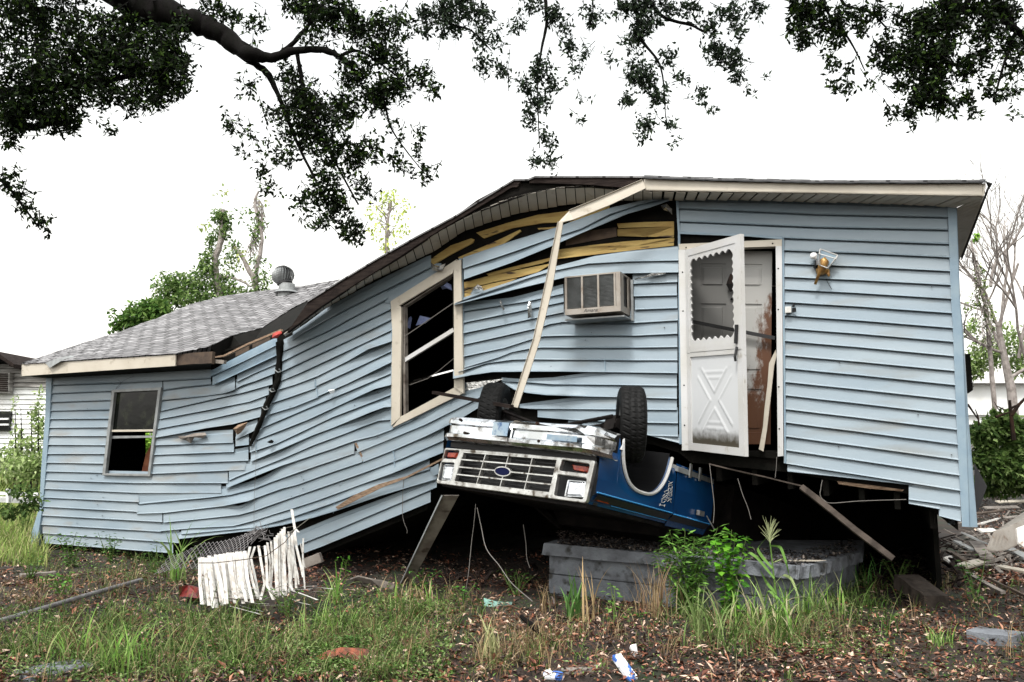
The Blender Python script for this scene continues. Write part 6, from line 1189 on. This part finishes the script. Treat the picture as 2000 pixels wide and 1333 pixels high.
CL = [(40,60,80,70,7,110),(110,40,90,60,7.2,100),(190,80,80,60,7,110),(260,75,70,55,7.2,100),(60,150,90,60,6.8,130),(150,140,80,60,7,120),(240,130,80,55,7,120),(320,95,50,45,7.1,60),(320,150,60,50,7,95),(90,215,90,45,6.9,120),(190,190,70,40,7,70),(25,235,60,45,6.8,90),(280,195,50,30,7,45),(120,245,50,22,7,30),(340,180,35,22,7,28),(350,60,30,30,7.1,25),(255,215,30,14,7,10),(213,258,10,10,7,5),(12,285,30,12,6.9,9),(40,20,60,30,7.3,50),(330,120,50,40,7.2,50),
 (410,22,45,20,7.2,22),(450,40,40,20,7.2,12),(500,50,25,22,7.1,12),(590,25,45,35,7.1,52),(650,30,55,40,7,70),(700,60,60,45,7,65),(610,80,35,20,7,16),(770,55,45,35,7,34),(740,110,60,35,7,55),(690,150,45,35,7,42),(560,150,30,30,7.2,18),(590,190,50,45,7.2,55),(540,230,35,30,7.2,20),(620,230,60,50,7.2,85),(580,270,45,35,7.2,34),(560,310,35,22,7.2,14),(640,290,50,45,7.2,62),(680,220,40,40,7,36),(690,320,45,40,7.2,36),(640,360,40,45,7.2,38),(650,410,38,40,7.2,38),(690,450,30,32,7.2,28),(600,400,35,35,7.2,16),(620,450,25,22,7.2,9),(720,290,30,40,7,15),(710,380,28,35,7.2,15),(800,150,50,30,7,32),(840,180,25,20,7,9),(760,180,60,28,7,50),(730,200,50,25,7,30),(455,250,26,15,7.2,7),(485,270,20,15,7.2,5),(470,310,15,15,7.2,3),(510,340,14,22,7.2,6),(530,370,15,20,7.2,6),(520,300,25,15,7.2,6),(440,240,8,8,7,2),(765,245,12,15,7,4),(785,275,12,10,7,3),(820,265,12,12,7,4),(765,315,12,15,7,5),(790,335,25,15,7,8),(830,345,16,22,7,9),(815,300,10,15,7,4),(480,170,20,25,7.2,8),(490,100,20,18,7.2,6),
 (12,350,18,12,7,7),(35,385,16,20,7,10),(50,415,16,18,7,10),(75,440,14,12,7,7),(90,460,6,5,7,2),(8,372,8,8,7,3)]
tw = canopy(oak, CL, OAK_BACKLIT, .060, dens=1.08); tw.build('twigs', M['bark'], oak)
oak2 = thing('oak_tree', (3.2, 2.4, 0), 'dark oak whose haze-paled sprays hang in the middle of the sky above the roof peak', 'tree')
mb = MB(); mb.tube([vnp([6.4,1.6,-.2]), vnp([6.2,1.8,2.2]), vnp([5.2,3.0,4.6]), vnp([3.2,5.2,6.9])], [.4,.34,.26,.18], 12); mb.tube([vnp([3.2,5.2,6.9]), PD(1240,-60,8), PD(1060,-50,8.4), PD(870,-30,8.4)], [.16,.10,.07,.04], 9); mb.build('trunk', M['bark'], oak2)
mb = MB(); limb(mb, [(1060,-40,8.4,10),(1068,40,8.4,7),(1058,95,8.4,5),(1050,160,8.4,3),(1054,290,8.4,2)]); limb(mb, [(868,-30,8.4,9),(870,40,8.4,6),(920,60,8.4,4),(960,100,8.4,2)]); limb(mb, [(1230,-40,8,10),(1245,30,8,9),(1250,75,8,7),(1290,130,8,4),(1300,230,8,2)]); limb(mb, [(1255,-20,8,12),(1290,30,8,8),(1350,50,8,6),(1380,65,8,4)]); limb(mb, [(1155,-20,8.2,4),(1158,20,8.2,3),(1150,60,8.2,2)]); mb.build('limbs', M['bark'], oak2)
CL2 = [(850,30,45,28,8.4,36),(900,20,45,30,8.4,45),(880,60,40,20,8.4,24),(940,35,30,25,8.4,18),(935,80,22,28,8.4,14),(970,80,20,25,8.4,8),(945,130,20,18,8.4,12),(980,145,20,18,8.4,12),(830,60,20,14,8.4,8),(1035,18,22,14,8.4,9),(1080,35,26,25,8.4,20),(1020,45,20,15,8.4,6),(1100,60,20,18,8.4,7),(1055,140,24,20,8.4,24),(1030,170,25,22,8.4,14),(1080,170,28,24,8.4,14),(1050,210,30,22,8.4,20),(1035,235,22,14,8.4,9),(1060,270,14,18,8.4,8),(1080,290,15,14,8.4,6),(1070,320,22,14,8.4,10),(1045,325,12,10,8.4,5),(1110,95,22,20,8.4,12),(1125,140,16,18,8.4,6),(1140,110,14,12,8.4,5),(1155,45,22,20,8.2,13),(1185,120,8,12,8.2,3),(1145,20,15,12,8.2,4),(1137,235,10,10,8.3,3),(1135,200,8,8,8.3,2),(1000,60,18,14,8.4,4),
 (1215,20,30,22,8,20),(1250,20,35,25,8,28),(1245,70,22,26,8,24),(1270,50,30,20,8,16),(1225,95,15,15,8,5),(1300,20,35,20,8,18),(1250,150,38,35,8,46),(1300,120,25,20,8,12),(1225,205,22,15,8,9),(1285,195,24,20,8,19),(1260,245,20,22,8,11),(1255,270,14,12,8,6),(1310,245,16,12,8,6),(1335,160,18,18,8,6),(1370,190,18,22,8,7),(1395,215,12,10,8,3),(1345,30,30,25,8,16),(1385,55,20,20,8,12),(1420,25,40,18,8,18),(1440,60,20,25,8,14),(1400,105,28,28,8,28),(1430,120,25,25,8,22),(1440,155,18,12,8,8),(1460,180,10,8,8,2),(1480,15,22,15,8,10),(1475,40,12,8,8,3),(1500,150,6,5,8,1),(1315,285,8,6,8,2)]
tw = canopy(oak2, CL2, [(.022,.036,.020),(.035,.055,.028),(.014,.022,.014)], .064, dens=1.15); tw.build('twigs', M['bark'], oak2)  # leaf colours lifted for haze and light through the sprays
oak3 = thing('oak_tree', (8.6, 3.6, 0), 'dark oak branches hanging down in the upper right corner', 'tree')
mb = MB(); mb.tube([vnp([8.6,3.6,-.2]), vnp([8.4,3.8,2.5]), vnp([7.6,4.6,5.0]), PD(1960,-70,7)], [.5,.42,.32,.16], 12); mb.tube([PD(1960,-70,7), PD(1800,-40,7), PD(1640,-30,7), PD(1560,-20,7)], [.16,.1,.06,.03], 9); mb.build('trunk', M['bark'], oak3)
mb = MB(); limb(mb, [(1960,-60,7,30),(1950,10,7,20),(1985,60,7,14),(2040,90,7,10)]); limb(mb, [(1900,-30,7,16),(1880,20,7,12),(1830,60,7,9),(1810,120,7,6),(1795,200,7,3)]); limb(mb, [(1640,-20,7,8),(1650,10,7,6),(1700,25,7,5),(1735,60,7,3)]); limb(mb, [(1600,-10,7,7),(1620,30,7,5),(1660,80,7,4),(1690,140,7,2)]); limb(mb, [(1985,60,7,8),(1960,130,7,5),(1940,200,7,3)]); mb.build('limbs', M['bark'], oak3)
CL3 = [(1560,20,30,24,7,24),(1590,30,35,30,7,34),(1555,60,22,22,7,16),(1620,60,35,22,7,24),(1575,85,30,16,7,16),(1650,35,40,20,7,18),(1640,80,24,18,7,12),(1620,130,14,20,7,7),(1630,170,14,15,7,6),(1655,180,10,12,7,4),(1660,140,10,14,7,3),(1700,30,35,22,7,20),(1690,65,22,14,7,8),(1730,90,22,20,7,12),(1710,125,18,18,7,7),(1770,40,30,24,7,14),(1790,70,40,40,7,45),(1820,50,50,40,7,60),(1760,110,30,25,7,24),(1740,135,25,18,7,12),(1800,130,50,45,7,80),(1840,110,45,40,7,60),(1820,180,42,36,7,62),(1790,205,28,20,7,20),(1760,170,25,20,7,12),(1840,215,24,18,7,18),(1780,232,20,10,7,9),(1745,225,14,12,7,6),(1870,60,40,35,7,40),(1880,140,30,30,7,26),(1900,20,50,28,7,46),(1930,70,40,35,7,42),(1960,30,50,30,7,50),(1985,90,36,32,7,36),(1920,120,30,22,7,16),(1890,200,24,15,7,12),(1905,225,16,8,7,5),(1950,190,30,14,7,10),(1985,140,28,22,7,14),(1930,165,25,14,7,8),(1980,180,20,14,7,6),(1850,20,35,22,7,28),(1640,50,20,15,7,8),(1700,170,12,8,7,3),(1862,228,6,6,7,2),(1980,228,12,6,7,2)]
tw = canopy(oak3, CL3, OAK_BACKLIT, .064, dens=1.0); tw.build('twigs', M['bark'], oak3)

# ================================================================= BACKGROUND
def bush(tree, clumps, cols, leaf, m='farleaf', name='foliage'):
    cs, ds = [], []
    for (px, py, rx, ry, Yd, n) in clumps:
        c = PD(px, py, Yd); sx_, sz_ = rx/FPX*Yd, ry/FPX*Yd; v = RNG.normal(0,1,(n,3)); v *= (RNG.uniform(0,1,(n,1))**.38)/np.linalg.norm(v, axis=1, keepdims=True); cs.append(c+v*vnp([sx_, sx_*.8, sz_])); d = RNG.normal(0,1,(n,3)); d[:,2] -= .4; ds.append(d)
    cs, ds = np.concatenate(cs), np.concatenate(ds); cs[:, 2] = np.maximum(cs[:, 2], .02); n = len(cs); nn = rdir(n)*.6; nn[:,2] += .8
    V, Fq, C = leaves(cs, ds, nn, RNG.uniform(.6,1.3,n)*leaf, RNG.uniform(.4,.6,n)*leaf, tint(n, cols, .35), .15); return mesh(name, V, Fq, M[m], tree, col=C)
def branching(mb, p, d, L, r, depth, spread=.6, up=.15, rng=None):
    rng = rng or rs; pts = [p]; q = p
    for i in range(4): d = d+vnp([rng.uniform(-.15,.15), rng.uniform(-.15,.15), rng.uniform(-.1,.1)+up*.2]); d = d/np.linalg.norm(d); q = q+d*L/4; pts.append(q)
    mb.tube(pts, [r, r*.92, r*.85, r*.78, r*.7], 5 if depth < 2 else 8, cap=False)
    if depth > 0:
        for k in range(rng.choice([2,3,3])):
            nd = d+vnp([rng.uniform(-spread,spread), rng.uniform(-spread,spread), rng.uniform(-spread*.5,spread*.7)]); nd /= np.linalg.norm(nd); branching(mb, pts[rng.choice([2,3,4,4])], nd, L*rng.uniform(.6,.85), r*.62, depth-1, spread, up, rng)
FARG = [(.24,.32,.11),(.17,.24,.08),(.34,.42,.17),(.09,.14,.045)]
t = thing('vine_covered_tree', PD(440, 880, 20)*[1,1,0], 'tree smothered in dark green vines behind the left roof', 'tree')
mb = MB(); limb(mb, [(440,900,20,16),(435,620,20,14),(420,520,20,13),(432,470,20,12),(435,410,20,11)]); limb(mb, [(500,900,20,12),(505,600,20,11),(482,520,20,9),(455,480,20,8)]); limb(mb, [(505,620,20,9),(500,540,20,9),(512,470,20,7),(498,400,20,6),(505,375,20,4)]); limb(mb, [(425,540,20,6),(460,545,20,5),(490,560,20,4)]); mb.build('trunk', M['bark_pale'], t)
rs = random.Random(21)
bush(t, [(432,425,22,18,20,260),(440,445,12,30,20,200),(415,470,14,26,20,150),(408,515,22,30,20,420),(395,550,40,30,20,700),(350,560,30,28,20,450),(385,585,60,18,20,900),(440,560,24,34,20,420),(475,580,34,22,20,420),(330,560,34,34,20,500),(455,500,20,40,20,170),(510,560,24,30,20,220),(500,450,14,40,20,140),(330,590,30,24,20,300),(470,420,14,24,20,20),(485,430,10,30,20,20),(520,440,14,30,20,20),(500,520,14,40,20,70),(520,530,12,30,20,30)], [(.13,.22,.06),(.07,.13,.035),(.24,.33,.12)], .12)
bush(t, [(440,380,25,25,20,14),(520,400,18,14,20,12),(470,520,40,40,20,60),(400,440,18,10,20,20)], [(.4,.45,.16),(.3,.4,.12)], .13)
mb = MB()
for i in range(120): a = rs.uniform(0,1); x = 500+10*math.sin(a*5)+rs.uniform(-7,7); y = 385+a*110; mb.tube([PD(x,y,20), PD(x+rs.uniform(-9,9), y+rs.uniform(8,22), 20)], .012, 3, cap=False)
mb.build('dead_vines', M['bark_pale'], t)
t = thing('ivy_bush', PD(270, 880, 17)*[1,1,0], 'rounded mass of ivy rising directly behind the left end of the roof', 'bush')
bush(t, [(285,620,42,36,17,1100),(240,632,24,20,17,200),(305,605,30,25,17,400),(225,640,16,16,17,40),(222,612,10,12,17,9),(300,720,60,80,17,500)], [(.06,.13,.03),(.10,.19,.04),(.15,.24,.06)], .14)
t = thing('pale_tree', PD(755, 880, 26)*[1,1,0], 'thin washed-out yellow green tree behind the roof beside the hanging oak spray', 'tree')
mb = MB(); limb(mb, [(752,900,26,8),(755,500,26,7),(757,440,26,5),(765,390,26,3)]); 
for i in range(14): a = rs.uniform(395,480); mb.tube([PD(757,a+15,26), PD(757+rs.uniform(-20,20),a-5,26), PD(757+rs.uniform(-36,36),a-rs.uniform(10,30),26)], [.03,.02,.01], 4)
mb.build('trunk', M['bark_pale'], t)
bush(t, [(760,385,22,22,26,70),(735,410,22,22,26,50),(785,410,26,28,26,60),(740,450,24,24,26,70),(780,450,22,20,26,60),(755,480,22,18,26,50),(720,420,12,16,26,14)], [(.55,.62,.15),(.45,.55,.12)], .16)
# left neighbour house
nh = thing('neighbour_house', PD(-60, 880, 24)*[1,1,0], 'old weathered white clapboard house with peeling gable at the left edge', 'house')
Yn = 24; q = lambda x, y, d=0: PD(x, y, Yn)+vnp([0, d, 0])
mb = MB()
for k in range(17):
    y0 = 738+k*9.5 - 6; mb.ribbon([q(-260,y0), q(92,y0)], [q(-260,y0+10,-.05), q(92,y0+10,-.05)], (0,.05,0))
mb.build('wall', M['whitewall'], nh)
mb = MB()
for k in range(5): y0 = 712+k*9; mb.ribbon([q(-180,y0,-.06), q(30+min(62,k*40),y0,-.06)], [q(-180,y0+8.5,-.12), q(32+min(62,k*40+20),y0+8.5,-.12)], (0,.03,0))
mb.build('gable_wall', M['oldwall'], nh)
mb = MB(); mb.ribbon([q(-120,722,-.7), q(18,691,-.7), q(56,716,-.7)], [q(-120,722,5), q(18,691,5), q(56,716,5)], (0,0,-.12)); mb.ribbon([q(-120,729,-.72), q(18,698,-.72), q(54,722,-.72)], [q(-120,722,-.72), q(18,691,-.72), q(56,716,-.72)], (0,.04,0)); mb.ribbon([q(30,712,-.3), q(130,742,-.3)], [q(30,700,5), q(130,735,5)], (0,0,-.08)); mb.build('roof', M['wood_dark'], nh)
mb = MB(); mb.hexa([q(-60,768,-.3), q(29,770,-.3), q(29,770,-.1), q(-60,768,-.1), q(-60,728,-.3), q(31,730,-.3), q(31,730,-.1), q(-60,728,-.1)]); lv = mb.build('window', M['oldwall'], nh)
mb = MB()
for k in range(9): mb.bar(q(-58,732+k*4,-.33), q(28,733+k*4,-.33), .05, .03)
mb.build('louvre', M['wood_dark'], lv)
mb = MB(); mb.hexa([q(-60,842,-.15), q(22,842,-.15), q(22,842,0), q(-60,842,0), q(-60,804,-.15), q(26,804,-.15), q(26,804,0), q(-60,804,0)]); wn = mb.build('window', M['glass'], nh)
mb = MB(); mb.bar(q(-60,820,-.18), q(24,819,-.18), .06, .05); mb.bar(q(-60,831,-.18), q(24,830,-.18), .06, .05); mb.build('sash', M['whitewall'], wn)
mb = MB(); mb.hexa([q(a, b, d) for b in (900, 740) for a, d in ((-260,.1),(92,.1),(92,6),(-260,6))]); mb.build('house_core', M['whitewall'], nh)
t = thing('leafy_bush', PD(60, 900, 16)*[1,1,0], 'tall pale green shrub between the house corner and the neighbour house', 'bush')
bush(t, [(72,815,14,34,15,150),(78,770,8,18,15,30),(32,850,14,24,15,80),(55,880,34,30,15,420),(40,915,44,26,14,600),(75,910,22,30,14,400),(20,890,26,22,15,240),(30,790,5,24,15,16),(80,840,12,26,15,130)], [(.26,.36,.12),(.34,.43,.18),(.16,.24,.07),(.44,.52,.26)], .09)
mb = MB(); 
for x0 in (40, 72, 60, 28): mb.tube([PD(x0, 960, 15), PD(x0+3, 880, 15), PD(x0+rs.uniform(-5,5), 800, 15)], [.02,.015,.006], 5)
mb.build('stems', M['bark'], t)
t = thing('dark_shrub', PD(30, 980, 11)*[1,1,0], 'dark shrub in shadow below the white rails at the left edge', 'bush')
bush(t, [(60,985,24,18,11,200),(20,1000,26,14,11,120),(45,960,30,10,11,120)], [(.05,.09,.025),(.09,.15,.04)], .08)
mb = MB(); mb.bar(PD(-40,963,13), PD(75,966,13), .04, .05); mb.bar(PD(-40,974,13.1), PD(78,979,13.1), .04, .09); mb.bar(PD(17,955,12.95), PD(17,982,12.95), .08, .04); mb.build('white_rail', M['whitewall'], label='pair of broken white rails in the grass left of the house', cat='rail')
# right side
t = thing('white_trailer', PD(2100, 880, 19)*[1,1,0], 'long white flat building beyond the right end of the house', 'building')
mb = MB(); yb = 19; mb.hexa([PD(a, b, yb)+vnp([0,d,0]) for b in (830,742) for a, d in ((1862,0),(2500,0),(2500,6),(1862,6))]); mb.build('wall', M['whitewall'], t)
mb = MB(); mb.ribbon([PD(1855,742,18.8), PD(2500,742,18.8)], [PD(1855,738,18.8)+vnp([0,6,.2]), PD(2500,738,18.8)+vnp([0,6,.2])], (0,0,-.08)); mb.bar(PD(1855,808,18.95), PD(2500,812,18.95), .05, .06); mb.build('roof', M['whitewall'], t)
t = thing('bare_tree', PD(1985, 880, 15)*[1,1,0], 'leafless branching tree behind the right end of the house', 'tree')
rb5 = random.Random(12); mb = MB(); mb.tube([PD(1990,900,15), PD(1975,760,15), PD(1962,700,15), PD(1950,640,15)], [.09,.08,.06,.05], 8)
for (x, y, dx, dz, L) in ((1962,700,-.3,1,1.3),(1950,640,.35,.9,1.3),(1950,640,-.4,.8,.8),(1970,740,.9,.35,1.5),(1952,650,.1,1,1.6),(1962,690,-.9,.3,.7),(1990,700,.2,1,1.4),(2020,760,-.4,1,1.6),(1935,560,.3,1,.8)):
    branching(mb, PD(x, y, 15), vnp([dx, 0, dz])/math.hypot(dx, dz), L, .032, 4, .75, .1, rb5)
mb.build('branches', M['bark_pale'], t)
t = thing('vine_wrapped_tree', PD(1915, 880, 14)*[1,1,0], 'leaning trunk wrapped in grey dead vines and sparse leaves beside the right eave', 'tree')
mb = MB(); limb(mb, [(1950,900,14,9),(1935,700,14,8),(1925,600,14,7),(1905,520,14,6),(1897,470,14,4)])
for i in range(150): a = rs.uniform(0,1); x = 1897+a*36+rs.uniform(-16,16)*(.5+a*.5); y = 475+a*190; mb.tube([PD(x,y,14), PD(x+rs.uniform(-10,10), y+rs.uniform(5,22), 14-rs.uniform(0,.3)), PD(x+rs.uniform(-12,12), y+rs.uniform(10,34), 14)], .005, 3, cap=False)
mb.build('trunk', M['bark_pale'], t)
bush(t, [(1906,463,7,9,14,60)], [(.30,.5,.08),(.2,.4,.06)], .08, name='green_tip'); bush(t, [(1915,560,12,50,14,170),(1930,620,12,40,14,150),(1900,600,8,30,14,40)], FARG, .08)
t = thing('leafy_bush', PD(1950, 880, 16)*[1,1,0], 'light green foliage mass above the white building at the right', 'bush')
bush(t, [(1900,640,16,22,16.5,140),(1930,690,40,34,16.5,900),(1970,660,36,34,16.5,420),(1990,710,30,26,16.5,420),(1900,720,26,22,16.5,420),(2030,690,50,50,16.5,500),(1888,600,8,10,16.5,20)], [(.26,.36,.13),(.16,.24,.07),(.36,.46,.20)], .10)
t = thing('dense_shrub', PD(1955, 950, 11.5)*[1,1,0], 'dense dark green shrub beside the house above the debris heap', 'bush')
bush(t, [(1925,850,30,30,11,700),(1960,830,36,30,11,800),(1990,860,34,40,11,900),(1930,900,30,34,11,900),(1965,910,40,36,11,1100),(2010,920,36,44,11,700),(1905,940,12,16,11,100),(1950,950,50,20,11.3,700)], [(.07,.12,.03),(.11,.18,.045),(.04,.08,.02),(.2,.28,.1)], .095)
for (x0, y0, x1, y1, r) in ((1980,860,1972,782,.03),(1972,800,1992,790,.02),(1890,790,1912,822,.015),(1912,830,1905,800,.012),(1945,815,1975,805,.02),(1955,806,1942,785,.008),(1975,812,2010,770,.03),(1960,800,1945,792,.01)): MB().tube([PD(x0,y0,10.7), PD((x0+x1)/2+rs.uniform(-3,3),(y0+y1)/2,10.7), PD(x1,y1,10.7)], [r, r*.8, r*.5], 6).build('broken_branch', M['rust'], t)
# greenery seen through the house from the small window, and far tree line closing the view behind
t = thing('leafy_bush', FP(288, 880, -6.5)*[1,1,0], 'bright green leaves seen straight through the small window', 'bush')
bush(t, [(287,868,16,24,17,420),(295,895,20,24,17,400)], [(.25,.45,.06),(.35,.55,.1)], .14)
